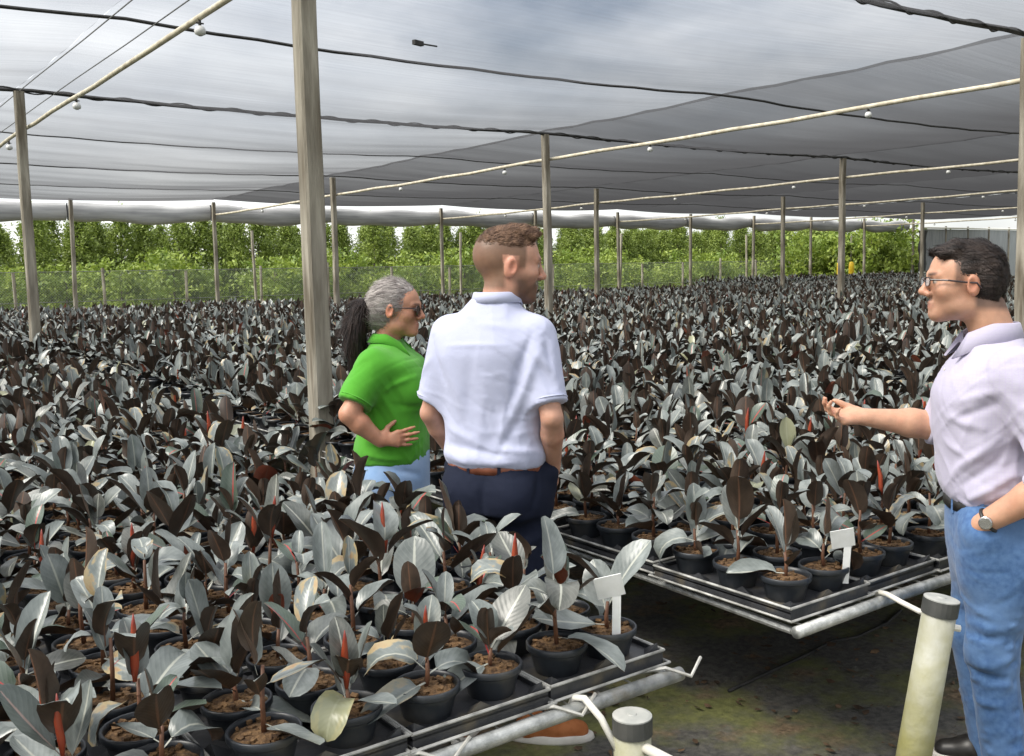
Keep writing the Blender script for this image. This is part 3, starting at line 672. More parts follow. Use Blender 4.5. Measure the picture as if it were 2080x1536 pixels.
riser(2.455, 1.55, .705, lean, 'tall mossy PVC riser leaning in front of the jeans of the bespectacled man')
tag(MB().tube([(1.565, 1.66, .50), (1.57, .6, .505), (1.575, -1.6, .50)], .0125, 10).build('water_pipe', M['white_pvc'], smooth=True), 'thin white PVC pipe leading from the near riser to the bottom edge', 'pipe')
tag(MB().tube([(1.535, 1.705, .47), (1.51, 1.745, .555), (1.492, 1.785, .596), (1.482, 1.812, .592), (1.478, 1.825, .56)], .009, 8).build('pipe_hook', M['white_pvc'], smooth=True), 'bent white tube hooked over the end pipe beside the near riser', 'hook', 'bent hooks')
tag(MB().tube([(2.56, 1.53, .645), (2.62, 1.60, .61), (2.68, 1.70, .600), (2.72, 1.775, .598), (2.735, 1.815, .592), (2.738, 1.828, .56)], .0085, 8).build('pipe_hook', M['white_pvc'], smooth=True), 'bent white tube hooked over the bench pipe beside the mossy riser', 'hook', 'bent hooks')
tag(MB().tube([(2.585, 1.52, .60), (2.63, 1.485, .59)], .010, 8).build('pipe_stub', M['white_pvc']), 'short white pipe stub on the right side of the mossy riser', 'pipe')
def on_ground(x, y): 
    v = C_F+C_R*(x-1040)/FPX-C_U*(y-768)/FPX; t_ = -CAM_H/v[2]; return (v[0]*t_, v[1]*t_, .012)
hp = [on_ground(*q) for q in ((1480, 1410), (1560, 1372), (1640, 1335), (1690, 1308), (1740, 1300), (1800, 1272), (1830, 1245))]
tag(MB().tube(hp, .007, 6).build('drip_hose', M['black_cable'], smooth=True), 'thin dark hose lying on the mossy floor under the bench corner', 'hose')

# litter on the walkway: dead leaves and bark crumbs
m = MB(); rs_ = random.Random(5)
for c_ in range(3800):
    x, y = rs_.uniform(.6, 5.2), rs_.uniform(.2, 5.2)
    if rs_.random() > .25+.75*(math.sin(x*4.1+y*2.7)*math.sin(y*5.3-x*1.7) > .15): continue
    s_ = rs_.uniform(.004, .022)*(1 if rs_.random() < .9 else 1.6)
    Mx = Matrix.Translation((x, y, .014)) @ Matrix.Rotation(rs_.uniform(0, 6), 4, 'Z') @ Matrix.Rotation(rs_.uniform(-.5, .5), 4, 'X')
    m._add([Mx @ Vector(q) for q in ((-s_, -s_*.4, 0), (s_*.2, -s_*.55, .002), (s_, 0, .004), (s_*.1, s_*.5, .001), (-s_*.7, s_*.35, .003))], [(0, 1, 2, 3, 4)])
M['litter'] = noisy('dry_litter', (.035, .020, .010), (.16, .10, .055), 9, .9)
tag(m.build('leaf_litter', M['litter']), 'brown leaf litter scattered over the walkway floor', 'litter', kind='stuff')

# ------------------------------------------------------------------ beyond the far edge: fence, trees, shrubs, screens
def tree_leaf_mat(name, c0, c1):
    m, n, l, b = new_mat(name)
    at_ = n.new('ShaderNodeAttribute'); at_.attribute_name = 'rnd'
    r2 = n.new('ShaderNodeValToRGB'); r2.color_ramp.elements[0].color = rgba(c0); r2.color_ramp.elements[1].color = rgba(c1); l.new(at_.outputs['Fac'], r2.inputs[0])
    l.new(r2.outputs[0], b.inputs['Base Color']); b.inputs['Roughness'].default_value = .55
    tl = n.new('ShaderNodeBsdfTranslucent'); l.new(r2.outputs[0], tl.inputs[0]); mx = n.new('ShaderNodeMixShader'); mx.inputs[0].default_value = .3
    l.new(b.outputs[0], mx.inputs[1]); l.new(tl.outputs[0], mx.inputs[2]); l.new(mx.outputs[0], n['Material Output'].inputs[0]); return m
M['tree_dark'] = tree_leaf_mat('tree_leaf_dark', (.10, .15, .024), (.29, .365, .07))
M['tree_light'] = tree_leaf_mat('tree_leaf_light', (.11, .18, .02), (.30, .37, .06))
M['bark'] = noisy('bark', (.10, .08, .06), (.2, .17, .14), 12, .9)
def crown_mesh(kind, seed):
    r = np.random.default_rng(seed); Vs = []; R_ = []
    if kind == 'cone':      # narrow columnar tree 4.4 m tall, clumps round short branches
        ncl = 230; zc = r.uniform(.10, 1, ncl)**.9; rr = (1.30*(1-zc)**.8+.07)*np.sqrt(r.uniform(.15, 1, ncl)); a = r.uniform(0, 6.28, ncl)
        C_ = np.stack([rr*np.cos(a), rr*np.sin(a), zc*4.4], 1); cs = r.uniform(.14, .30, ncl); per = 34; ls = .06
    else:                   # loose shrub 2.4 m tall
        ncl = 75; C_ = np.stack([r.normal(0, .62, ncl), r.normal(0, .5, ncl), .3+2.0*r.beta(1.6, 1.5, ncl)], 1); cs = r.uniform(.16, .32, ncl); per = 34; ls = .075
    for c_, s_ in zip(C_, cs):
        P = c_+r.normal(0, 1, (per, 3))*s_*np.array([.6, .6, .5]); shade = r.uniform(0, 1)
        d1 = r.normal(0, 1, (per, 3)); d1 /= np.linalg.norm(d1, axis=1)[:, None]; d2 = np.cross(d1, r.normal(0, 1, (per, 3))); d2 /= np.linalg.norm(d2, axis=1)[:, None]
        L_ = ls*r.uniform(.7, 1.4, (per, 1)); W_ = L_*.45
        q = np.stack([P-d1*L_, P+d2*W_, P+d1*L_, P-d2*W_], 1).reshape(-1, 3); Vs.append(q); R_.append(np.repeat(np.clip(shade*.7+r.uniform(0, .3, per), 0, 1), 4))
    V = np.concatenate(Vs); Q = np.arange(len(V)).reshape(-1, 4)
    return np_mesh('crown', V, Q, cols={'rnd': np.concatenate(R_)}, smooth=False, mats=[M['tree_dark' if kind == 'cone' else 'tree_light']])
def trunk_mesh(h, r0, kind):
    m = MB(); m.tube([(0, 0, -.05), (.03, .02, h*.35), (-.02, .03, h*.7), (0, 0, h)], [r0, r0*.8, r0*.5, r0*.15], 7)
    for k in range(9):
        z = h*(.2+.08*k); a = k*2.4; m.tube([(0, 0, z), (math.cos(a)*.45*(1.1-z/h), math.sin(a)*.45*(1.1-z/h), z+.22)], [r0*.35, r0*.1], 5)
    return m.mesh('trunk', M['bark'])
CROWN = [crown_mesh('cone', s_) for s_ in range(5)]; BUSH = [crown_mesh('bush', 20+s_) for s_ in range(4)]
TRUNK = trunk_mesh(4.1, .09, 0); STEMB = trunk_mesh(1.9, .05, 1)
rs_ = random.Random(21)
grp = {}
def plant_tree(x, y, kind, sc, label, group):
    r = thing('conical_tree' if kind else 'leafy_shrub', label, 'tree' if kind else 'shrub', (x, y, 0), rs_.uniform(0, 6.28), group); r.scale = (sc*rs_.uniform(.9, 1.15), sc*rs_.uniform(.9, 1.15), sc)
    grp.setdefault(group, []).append(r); link('trunk', TRUNK if kind else STEMB, r); link('crown', rs_.choice(CROWN if kind else BUSH), r)
x = 3.0; k = 0
while x < 62:
    y = 42.5+rs_.uniform(-1.4, 1.4)
    plant_tree(x, y, 1, rs_.uniform(.84, 1.03), 'dark conical tree in the first row behind the fence, %s' % ('left of the big post' if x < 20 else ('behind the two standing people' if x < 30 else 'right of the polo man')), 'conical trees behind the fence'); x += rs_.uniform(.85, 1.15)
x = 3.0
while x < 64:
    plant_tree(x, 46.5+rs_.uniform(-1, 1), 1, rs_.uniform(.84, .98), 'dark tree in the second row, seen through the gaps of the first row', 'second tree row'); x += rs_.uniform(1.1, 1.5)
for q in range(30):
    x = 3+q*1.75+rs_.uniform(-.6, .6)
    plant_tree(x, 37.5+rs_.uniform(-1.6, 1.8), 0, rs_.uniform(.75, 1.2), 'yellow-green shrub before the conical trees, %s' % ('left of the big post' if x < 19 else ('between the big post and the polo man' if x < 29 else 'right of the polo man')), 'shrubs behind the fence')
for q in range(9):
    plant_tree(42.5+q*1.15+rs_.uniform(-.3, .3), 31.5+rs_.uniform(-1.2, 1.8), 0, rs_.uniform(1.25, 1.7), 'bright lime shrub in the sunny opening at the right', 'bright shrubs at the right opening')

for g_, f_ in (('conical trees behind the fence', 'dark conical tree, %s from the left in the first row behind the fence'), ('second tree row', 'dark tree in the second row behind the fence, %s from the left'), ('shrubs behind the fence', 'yellow-green shrub before the conical trees, %s from the left'), ('bright shrubs at the right opening', 'bright lime shrub in the sunny opening at right, %s from the left')): label_in_order(grp[g_], f_)
# wire fence outside the far edge
fmesh, n, l, b = new_mat('chain_link'); b.inputs['Base Color'].default_value = (.28, .30, .29, 1); b.inputs['Roughness'].default_value = .5
t = n.new('ShaderNodeTexCoord'); sx = n.new('ShaderNodeSeparateXYZ'); l.new(t.outputs['Object'], sx.inputs[0])
def M_(op, a, b2=None):
    k_ = n.new('ShaderNodeMath'); k_.operation = op
    for i_, q in enumerate((a, b2)):
        if q is None: continue
        if isinstance(q, (int, float)): k_.inputs[i_].default_value = q
        else: l.new(q, k_.inputs[i_])
    return k_.outputs[0]
s1 = M_('ABSOLUTE', M_('SINE', M_('MULTIPLY', M_('ADD', sx.outputs[0], sx.outputs[2]), 38))); s2 = M_('ABSOLUTE', M_('SINE', M_('MULTIPLY', M_('SUBTRACT', sx.outputs[0], sx.outputs[2]), 38)))
al = M_('LESS_THAN', M_('MINIMUM', s1, s2), .16); l.new(al, b.inputs['Alpha'])
fr = thing('wire_fence', 'grey chain link fence with short posts between the plants and the trees', 'fence', (0, 33.5, 0))
for k in range(22):
    MB().quad((-2+k*2.6, 0, .05), (.6+k*2.6, 0, .05), (.6+k*2.6, 0, 1.95), (-2+k*2.6, 0, 1.95)).build('mesh_panel', fmesh, fr)
    MB().tube([(-2+k*2.6, .03, 0), (-2+k*2.6+rs_.uniform(-.04, .04), .03, 1.95+rs_.uniform(-.1, .2))], .05, 8).build('fence_post', M['wood'], fr)
for z in (.1, 1.0, 1.94): MB().tube([(-2, -.012, z), (55.2, -.012, z)], .009, 5).build('rail_wire', M['steel_wire'], fr)

# grey screens, dark drape and yellow object at the right end
r = thing('mesh_screen', 'grey mesh screen wall behind the head of the bespectacled man', 'screen', (44.6, 27.6, 0))
for k in range(5):
    nx_ = 8; V = [(k*2.0+.03+1.94*i/nx_, .03*math.sin(i*1.3+k), z) for z in (.2, 3.3) for i in range(nx_+1)]
    Q = [(i, i+1, nx_+2+i, nx_+1+i) for i in range(nx_)]; link('panel', np_mesh('panel', np.array(V), np.array(Q), mats=[M['screen']]), r)
    MB().tube([(k*2.0, -.02, 0), (k*2.0, -.02, 3.45)], .05, 8).build('frame_post', M['wood'], r)
MB().tube([(0, -.05, 3.36), (10, -.05, 3.36)], .04, 8).build('top_rail', M['white_pvc'], r)
m = MB(); V = []
for i in range(13):
    z = .5+2.7*i/12; wv_ = .22+.06*math.sin(i*1.7)
    for a in range(10): V.append((wv_*math.cos(a*.628)*(1+.25*math.sin(a*3+i)), .14*math.sin(a*.628), z))
m._add(V, [(i*10+a, i*10+(a+1) % 10, (i+1)*10+(a+1) % 10, (i+1)*10+a) for i in range(12) for a in range(10)])
o = m.build('gathered_drape', M['black_cable'], smooth=True); o.location = (44.0, 27.2, 0); tag(o, 'gathered black drape hanging at the left edge of the grey screens', 'drape')
r = thing('equipment_post', 'stout grey post with a yellow guard far behind the plants at right', 'post', (39.2, 28.3, 0))
MB().lathe([(.12, 0), (.12, 1.9), (.1, 1.92), (.1, 3.2), (.09, 3.3)], 16).build('column', M['concrete'], r); MB().lathe([(.15, 0), (.15, 1.72), (.13, 1.75)], 16).build('yellow_guard', M['yellow'], r)
r = thing('yellow_barrel', 'yellow bollard beside the stout grey post far at right', 'bollard', (39.9, 28.2, 0)); MB().lathe([(.12, 0), (.12, 1.55), (.10, 1.75), (.04, 1.8)], 14).build('bollard_body', M['yellow'], r, True); MB().lathe([(.125, .5), (.125, .62)], 14).build('dark_band', M['black_cable'], r)
#@@PART3
# ------------------------------------------------------------------ people: smooth-blended volumes turned into one continuous mesh
V3 = lambda *a: np.array(a, float)
class Field:
    """signed distance grid with uneven spacing; volumes are blended in, then meshed"""
    def __init__(s, xs, ys, zs):
        s.ax = [np.asarray(a, np.float32) for a in (xs, ys, zs)]; s.D = np.full([len(a) for a in s.ax], 9.0, np.float32)
    def block(s, lo, hi):
        sl = [slice(max(0, np.searchsorted(a, l_)-1), min(len(a), np.searchsorted(a, h_)+1)) for a, l_, h_ in zip(s.ax, lo, hi)]
        return tuple(sl), (s.ax[0][sl[0]][:, None, None], s.ax[1][sl[1]][None, :, None], s.ax[2][sl[2]][None, None, :])
    def put(s, sl, d, k, sub=False):
        a = s.D[sl]
        if a.size == 0: return
        if sub: a, d = -a, d
        h = np.maximum(k-np.abs(a-d), 0)/max(k, 1e-6); r = np.minimum(a, d)-h*h*k*.25
        s.D[sl] = -r if sub else r
    def cone(s, a, b, ra, rb, k=.02, sub=False, flat=1.0, fdir=None, cut=None):
        a, b = np.asarray(a, float), np.asarray(b, float); m = max(ra, rb)*max(1, flat)+.03+k
        sl, (X, Y, Z) = s.block(np.minimum(a, b)-m, np.maximum(a, b)+m); ba = b-a; L2 = max(ba@ba, 1e-9)
        t = np.clip(((X-a[0])*ba[0]+(Y-a[1])*ba[1]+(Z-a[2])*ba[2])/L2, 0, 1)
        dx, dy, dz = X-a[0]-t*ba[0], Y-a[1]-t*ba[1], Z-a[2]-t*ba[2]
        q = dx*dx+dy*dy+dz*dz
        if fdir is not None:
            pr = dx*fdir[0]+dy*fdir[1]+dz*fdir[2]; q = q-pr*pr+(pr/flat)**2
        d = np.sqrt(q)-(ra+(rb-ra)*t)
        if cut is not None:      # flat cut: keep the side where (p-c).n < 0
            c_, n_ = cut; d = np.maximum(d, (X-c_[0])*n_[0]+(Y-c_[1])*n_[1]+(Z-c_[2])*n_[2])
        s.put(sl, d, k, sub)
    def ell(s, c, r, k=.02, sub=False, R=None):
        c, r = np.asarray(c, float), np.asarray(r, float); m = max(r)+.03+k
        sl, (X, Y, Z) = s.block(c-m, c+m); P = [X-c[0], Y-c[1], Z-c[2]]
        if R is not None: P = [R[0][i]*P[0]+R[1][i]*P[1]+R[2][i]*P[2] for i in range(3)]      # into the rotated frame
        k0 = np.sqrt((P[0]/r[0])**2+(P[1]/r[1])**2+(P[2]/r[2])**2); k1 = np.sqrt((P[0]/r[0]**2)**2+(P[1]/r[1]**2)**2+(P[2]/r[2]**2)**2)
        s.put(sl, k0*(k0-1)/np.maximum(k1, 1e-6), k, sub)
    def loft(s, rows, k=.02, n=2.3, zcut=True, sub=False):
        """rows of (z, half width, half depth, centre x, centre y)"""
        rows = np.array(rows, float); z = rows[:, 0]; lo = V3(-.6, -.6, z[0]-.03); hi = V3(.6, .6, z[-1]+.03)
        sl, (X, Y, Z) = s.block(lo, hi)
        zz = np.linspace(z[0], z[-1], 160); ip = []
        for c_ in range(1, 5):           # smooth (Catmull-Rom like) interpolation of the rows
            y = rows[:, c_]; m = np.gradient(y, z); i = np.clip(np.searchsorted(z, zz)-1, 0, len(z)-2); h = z[i+1]-z[i]; t = (zz-z[i])/h
            v = (2*t**3-3*t**2+1)*y[i]+(t**3-2*t**2+t)*h*m[i]+(-2*t**3+3*t**2)*y[i+1]+(t**3-t**2)*h*m[i+1]; ip.append(np.interp(Z.ravel(), zz, v)[None, None, :])
        a, b, cx, cy = ip
        q = (np.abs((X-cx)/a)**n+np.abs((Y-cy)/b)**n)**(1/n); d = (q-1)*np.minimum(a, b)
        d = np.maximum(d, np.maximum(Z-z[-1], z[0]-Z)); s.put(sl, d, k, sub)
    def mesh(s, smooth=1):
        D = s.D; S_ = D < 0; nx, ny, nz = D.shape
        c = S_[:-1, :-1, :-1].astype(np.uint8)
        tot = sum(S_[i:nx-1+i, j:ny-1+j, k:nz-1+k].astype(np.uint8) for i in (0, 1) for j in (0, 1) for k in (0, 1))
        act = (tot > 0) & (tot < 8); I, J, K = np.nonzero(act); idx = np.full(act.shape, -1, np.int32); idx[I, J, K] = np.arange(len(I))
        acc = np.zeros((len(I), 3)); cnt = np.zeros(len(I))
        cor = [(i, j, k) for i in (0, 1) for j in (0, 1) for k in (0, 1)]
        val = {q: D[I+q[0], J+q[1], K+q[2]] for q in cor}
        for p in cor:
            for ax in range(3):
                if p[ax]: continue
                q = list(p); q[ax] = 1; q = tuple(q); va, vb = val[p], val[q]; m = (va < 0) != (vb < 0); t = np.where(m, va/np.where(m, va-vb, 1), 0)
                pos = np.stack([s.ax[e][(I, J, K)[e]+p[e]].astype(float) for e in range(3)], 1); step = s.ax[ax][(I, J, K)[ax]+1]-s.ax[ax][(I, J, K)[ax]]
                pos[:, ax] += t*step; acc += pos*m[:, None]; cnt += m
        V = acc/cnt[:, None]; Qs = []
        for ax in range(3):
            o1, o2 = [(1, 2), (2, 0), (0, 1)][ax]
            A = np.take(S_, range(0, S_.shape[ax]-1), ax); B = np.take(S_, range(1, S_.shape[ax]), ax)
            E = np.nonzero(A != B); E = [e.copy() for e in E]; ok = (E[o1] > 0) & (E[o2] > 0) & (E[o1] < D.shape[o1]-1) & (E[o2] < D.shape[o2]-1); E = [e[ok] for e in E]
            flip = A[tuple(E)]
            def cell(d1, d2):
                e = [x_.copy() for x_ in E]; e[o1] -= d1; e[o2] -= d2; return idx[tuple(e)]
            q = np.stack([cell(1, 1), cell(0, 1), cell(0, 0), cell(1, 0)], 1); q[~flip] = q[~flip][:, ::-1]; Qs.append(q)
        Q = np.concatenate(Qs); Q = Q[(Q >= 0).all(1)]
        for _ in range(smooth):
            nb = np.zeros_like(V); cn_ = np.zeros(len(V))
            for a_, b_ in ((0, 1), (1, 2), (2, 3), (3, 0)):
                for e_ in range(3): nb[:, e_] += np.bincount(Q[:, a_], V[Q[:, b_], e_], len(V))+np.bincount(Q[:, b_], V[Q[:, a_], e_], len(V))
                cn_ += np.bincount(Q[:, a_], minlength=len(V))+np.bincount(Q[:, b_], minlength=len(V))
            V = V*.5+.5*nb/np.maximum(cn_, 1)[:, None]
        return V, Q
def normals(V, Q):
    n = np.cross(V[Q[:, 2]]-V[Q[:, 0]], V[Q[:, 3]]-V[Q[:, 1]]); out = np.zeros_like(V)
    for c_ in range(4):
        for e in range(3): out[:, e] += np.bincount(Q[:, c_], n[:, e], len(V))
    return out/np.maximum(np.linalg.norm(out, axis=1), 1e-9)[:, None]
def folds(V, Q, fl_, noise_=0., seed=0, freq=22, crease=0.):
    """push the cloth out or in along fold lines (p0, p1, height, width)"""
    Nn = normals(V, Q); h = np.zeros(len(V))
    for p0, p1, amp, wd in fl_:
        p0, p1 = np.array(p0, float), np.array(p1, float); b = p1-p0; t = np.clip(((V-p0)@b)/(b@b), 0, 1)
        e_ = V-p0-t[:, None]*b; dn = np.einsum('ij,ij->i', e_, Nn); d = np.sqrt(np.maximum((e_**2).sum(1)-dn*dn, 0)); h += 1.25*amp*np.exp(-(d/wd)**2-(dn/.055)**4)*(.35+.65*np.sin(np.pi*np.clip(t, .04, .96)))
    if noise_:
        r = np.random.default_rng(seed)
        for _ in range(10):
            k_ = r.normal(0, 1, 3)*freq; h += noise_*np.sin(V@k_+r.uniform(0, 6))*.32
    if crease:
        r = np.random.default_rng(seed+50)
        for _ in range(5):
            k1 = r.normal(0, 1, 3)*np.array([30, 30, 20]); k2 = r.normal(0, 1, 3)*22; k3 = r.normal(0, 1, 3)*9
            v = 1-np.abs(np.sin(V@k1+1.6*np.sin(V@k2+r.uniform(0, 6))+r.uniform(0, 6))); mk = np.clip(np.sin(V@k3+r.uniform(0, 6)), 0, 1)
            h += crease*r.choice((-1, 1))*v**3*mk
    return V+Nn*h[:, None]
def axis(lo, hi, step, fine=()):
    """grid coordinates, finer inside the given (lo, hi, step) windows"""
    out = [lo]
    while out[-1] < hi:
        st = step
        for a, b, q in fine:
            if a <= out[-1] <= b: st = min(st, q)
        out.append(out[-1]+st)
    return np.array(out)
def rot3(yaw, pitch=0, roll=0):
    return np.array((Matrix.Rotation(yaw, 3, 'Z') @ Matrix.Rotation(pitch, 3, 'X') @ Matrix.Rotation(roll, 3, 'Y')))

def head(F, c, R, sc, female=False):
    H = lambda *p: c+R@(np.array(p, float)*sc)
    e = lambda p, r, k=.02, sub=False: F.ell(H(*p), np.array(r)*sc, k*sc, sub, R)
    e((0, -.016, .034), (.077, .099, .088), .02)
    e((0, .030, .030), (.066, .062, .066), .03)
    e((0, .022, -.042), (.060, .066, .068), .03)
    e((0, .066, -.095), (.026, .024, .021), .03)
    for s_ in (-1, 1):
        e((s_*.045, .008, -.066), (.022, .034, .026), .025)
        e((s_*.042, .056, -.022), (.024, .028, .022), .025)
        F.ell(H(s_*.031, .100, .004), np.array((.017, .016, .011))*sc, .012*sc, True, R)
        e((s_*.031, .0795, .003), (.0125, .0125, .0115), .002)
        F.cone(H(s_*.014, .098, -.034), H(s_*.011, .100, -.034), .0095*sc, .0085*sc, .006*sc)
        F.ell(H(s_*.080, -.010, -.004), np.array((.010, .021, .033))*sc, .006*sc, False, R @ rot3(s_*-.35, -.15))
        F.ell(H(s_*.0905, -.004, -.002), np.array((.007, .011, .019))*sc, .004*sc, True, R @ rot3(s_*-.35, -.15))
        F.cone(H(s_*.012, .093, .024), H(s_*.044, .080, .022), .0085*sc, .006*sc, .014*sc)
    F.cone(H(0, .092, .016), H(0, .110, -.024), .0075*sc, .0105*sc, .012*sc)
    F.ell(H(0, .113, -.029), np.array((.0115, .0105, .0095))*sc, .008*sc, False, R)
    F.cone(H(-.017, .0845, -.0615), H(.017, .0845, -.0615), .0058*sc, .0058*sc, .008*sc); F.cone(H(-.006, .0880, -.0605), H(.006, .0880, -.0605), .0058*sc, .0058*sc, .006*sc)
    F.cone(H(-.013, .0845, -.0735), H(.013, .0845, -.0735), .0066*sc, .0066*sc, .007*sc)
    F.cone(H(-.02, .0940, -.0675), H(.02, .0940, -.0675), .0022*sc, .0022*sc, .003*sc, True)
def hand(F, w_, d_, n_, curls, sc=1.0, thumb=(.55, .65, .35), side=1, k=.007, spread=.10):
    """w_ wrist, d_ towards the fingers, n_ palm normal; curls: bend of each finger"""
    d_ = np.array(d_, float)/np.linalg.norm(d_); n_ = np.array(n_, float); n_ -= d_*(n_@d_); n_ /= np.linalg.norm(n_); s_ = np.cross(n_, d_)*side
    kn = [w_+(d_*q+s_*o)*sc for q, o in ((.086, .030), (.092, .010), (.088, -.010), (.078, -.029))]
    for q in kn: F.cone(w_+(q-w_)*.12, q, .0165*sc, .0125*sc, .016*sc)
    F.cone(w_+(d_*.03+s_*.012)*sc, w_+(d_*.06-s_*.01)*sc, .017*sc, .016*sc, .014*sc)
    Ls = [(.040, .025, .020), (.045, .029, .021), (.042, .027, .020), (.032, .020, .018)]
    for i, q in enumerate(kn):
        p = q.copy(); a = 0; so_ = (1.5-i)*spread; rr = (.0088, .0090, .0087, .0078)[i]*sc
        for j, Ls_ in enumerate(Ls[i]):
            a += curls[i]*(.8, 1.1, .8)[j]; dv = (d_*math.cos(a)+n_*math.sin(a))+s_*so_*math.cos(a); dv /= np.linalg.norm(dv)
            p2_ = p+dv*Ls_*sc; F.cone(p, p2_, rr*(1-.06*j), rr*(.92-.10*j), k if j else .010*sc); p = p2_
    tb = w_+(d_*.022+s_*.026)*sc; tv = d_*thumb[0]+s_*thumb[1]+n_*thumb[2]; tv /= np.linalg.norm(tv); p1 = tb+tv*.040*sc; tv2 = tv*.7+d_*.55+n_*.15; tv2 /= np.linalg.norm(tv2); p2_ = p1+tv2*.030*sc; p3 = p2_+tv2*.022*sc
    F.cone(w_+(d_*.012+s_*.012)*sc, tb+tv*.012*sc, .017*sc, .0155*sc, .016*sc); F.cone(tb, p1, .0145*sc, .0115*sc, .012*sc); F.cone(p1, p2_, .0112*sc, .0102*sc, .006*sc); F.cone(p2_, p3, .0102*sc, .008*sc, .004*sc)

def skin_mat(name):
    m, n, l, b = new_mat(name)
    vc = n.new('ShaderNodeVertexColor'); vc.layer_name = 'Col'
    t = n.new('ShaderNodeTexCoord'); nz = n.new('ShaderNodeTexNoise'); nz.inputs['Scale'].default_value = 38; nz.inputs['Detail'].default_value = 5; l.new(t.outputs['Object'], nz.inputs['Vector'])
    mr = n.new('ShaderNodeMapRange'); mr.inputs[3].default_value = .74; mr.inputs[4].default_value = 1.24; l.new(nz.outputs[0], mr.inputs[0])
    mx = n.new('ShaderNodeMix'); mx.data_type = 'RGBA'; mx.blend_type = 'MULTIPLY'; mx.inputs['Factor'].default_value = 1; l.new(vc.outputs[0], mx.inputs['A']); l.new(mr.outputs[0], mx.inputs['B'])
    n3 = n.new('ShaderNodeTexNoise'); n3.inputs['Scale'].default_value = 13; n3.inputs['Detail'].default_value = 4; l.new(t.outputs['Object'], n3.inputs['Vector'])
    r3 = n.new('ShaderNodeMapRange'); r3.inputs[1].default_value = .5; r3.inputs[2].default_value = .75; r3.inputs[4].default_value = .38; l.new(n3.outputs[0], r3.inputs[0])
    m3 = n.new('ShaderNodeMix'); m3.data_type = 'RGBA'; m3.blend_type = 'MULTIPLY'; l.new(r3.outputs[0], m3.inputs['Factor']); l.new(mx.outputs['Result'], m3.inputs['A']); m3.inputs['B'].default_value = (1.0, .72, .66, 1)
    n4 = n.new('ShaderNodeTexNoise'); n4.inputs['Scale'].default_value = 240; l.new(t.outputs['Object'], n4.inputs['Vector']); b4 = n.new('ShaderNodeBump'); b4.inputs['Strength'].default_value = .25; b4.inputs['Distance'].default_value = .002; l.new(n4.outputs[0], b4.inputs['Height']); l.new(b4.outputs[0], b.inputs['Normal'])
    l.new(m3.outputs['Result'], b.inputs['Base Color']); b.inputs['Roughness'].default_value = .48; b.inputs['Subsurface Weight'].default_value = .18; b.inputs['Subsurface Radius'].default_value = (.012, .005, .003); b.inputs['Subsurface Scale'].default_value = .6
    return m
M['skin'] = skin_mat('skin')
def face_cols(V, c, R, sc, base, brow=(.07, .04, .025), beard=None, beard_amt=0., buzz=None, buzz_amt=0, iris=(.05, .035, .02)):
    """true skin colours: lips, brows, eyes, redder ears and nose, stubble, clipped hair"""
    P = ((V-c)@R)/sc; x, y, z = P.T; ax_ = np.abs(x); col = np.tile(np.array(base, float), (len(V), 1))
    hd = (np.abs(P) < .16).all(1)
    def blend(m, c_):
        col[:] = col*(1-m[:, None])+np.array(c_)*m[:, None]
    g = lambda cx, cy, cz, rx, ry, rz_: np.where(hd, np.exp(-(((ax_-cx)/rx)**2+((y-cy)/ry)**2+((z-cz)/rz_)**2)), 0)
    ss = lambda v, a, b_: np.clip((v-a)/(b_-a), 0, 1)
    blend(.5*g(.085, -.01, -.003, .016, .03, .04), (base[0]*1.02, base[1]*.58, base[2]*.52)); blend(.35*g(0, .112, -.03, .02, .02, .02), (base[0]*1.0, base[1]*.68, base[2]*.62)); blend(.30*g(.045, .07, -.025, .026, .05, .024), (base[0], base[1]*.72, base[2]*.66))
    blend(.72*np.where(hd & (y > .07), np.exp(-((ax_/.021)**4)-((z+.0675)/.0095)**2), 0), (.42, .17, .145))
    if beard is not None:
        m = ss(-z, .020, .045)*ss(y+z*.15, -.012, .012)*np.where(hd, 1, 0)*ss(z, -.135, -.112)
        m *= 1-.85*np.exp(-((ax_-.048)/.016)**2-((z+.035)/.022)**2)*ss(y, .03, .05)
        m *= 1-.9*np.where(y > .07, np.exp(-((ax_/.017)**4)-((z+.0675)/.008)**2), 0); m *= np.where((z > -.047) & (ax_ < .018), .2, 1)
        blend(beard_amt*m, beard)
    if buzz is not None:
        m = np.where(hd, 1, 0)*ss(y*-1+.052, 0, .012)*np.maximum(ss(z, .0, .018)*ss(.046-y, 0, .012), ss(-.018-y, 0, .012)*ss(z, -.080, -.062)*1.)
        m *= np.where((ax_ > .0735) & (np.abs(z+.003) < .036) & (y > -.035), 0, 1)
        m = np.maximum(m, np.where(hd, 1, 0)*ss(z, -.012, .0)*ss(.042-y, 0, .006)*ss(y, .012, .02)*.9)
        blend(buzz_amt*m, buzz); blend(.55*m*ss(z, .03, .075), (buzz[0]*.55, buzz[1]*.55, buzz[2]*.55))
    blend(.92*np.where(hd & (y > .07), np.exp(-((ax_-.030)/.019)**4-((z-.0245-(ax_-.03)*.12)/.0052)**2), 0), brow)
    m = np.where(hd & (y > .0800), np.exp(-((ax_-.031)/.0115)**6-((z-.003)/.0058)**4), 0); blend(m, (.42, .40, .38))
    m = np.where(hd & (y > .084), np.exp(-((ax_-.032)/.0058)**4-((z-.003)/.0058)**4), 0); blend(m, iris)
    m = np.where(hd & (y > .076), np.exp(-((ax_-.031)/.0145)**6-((z-.0098)/.0022)**2), 0); blend(.8*m, (.05, .03, .025))
    return np.concatenate([np.clip(col, 0, 1), np.ones((len(V), 1))], 1)
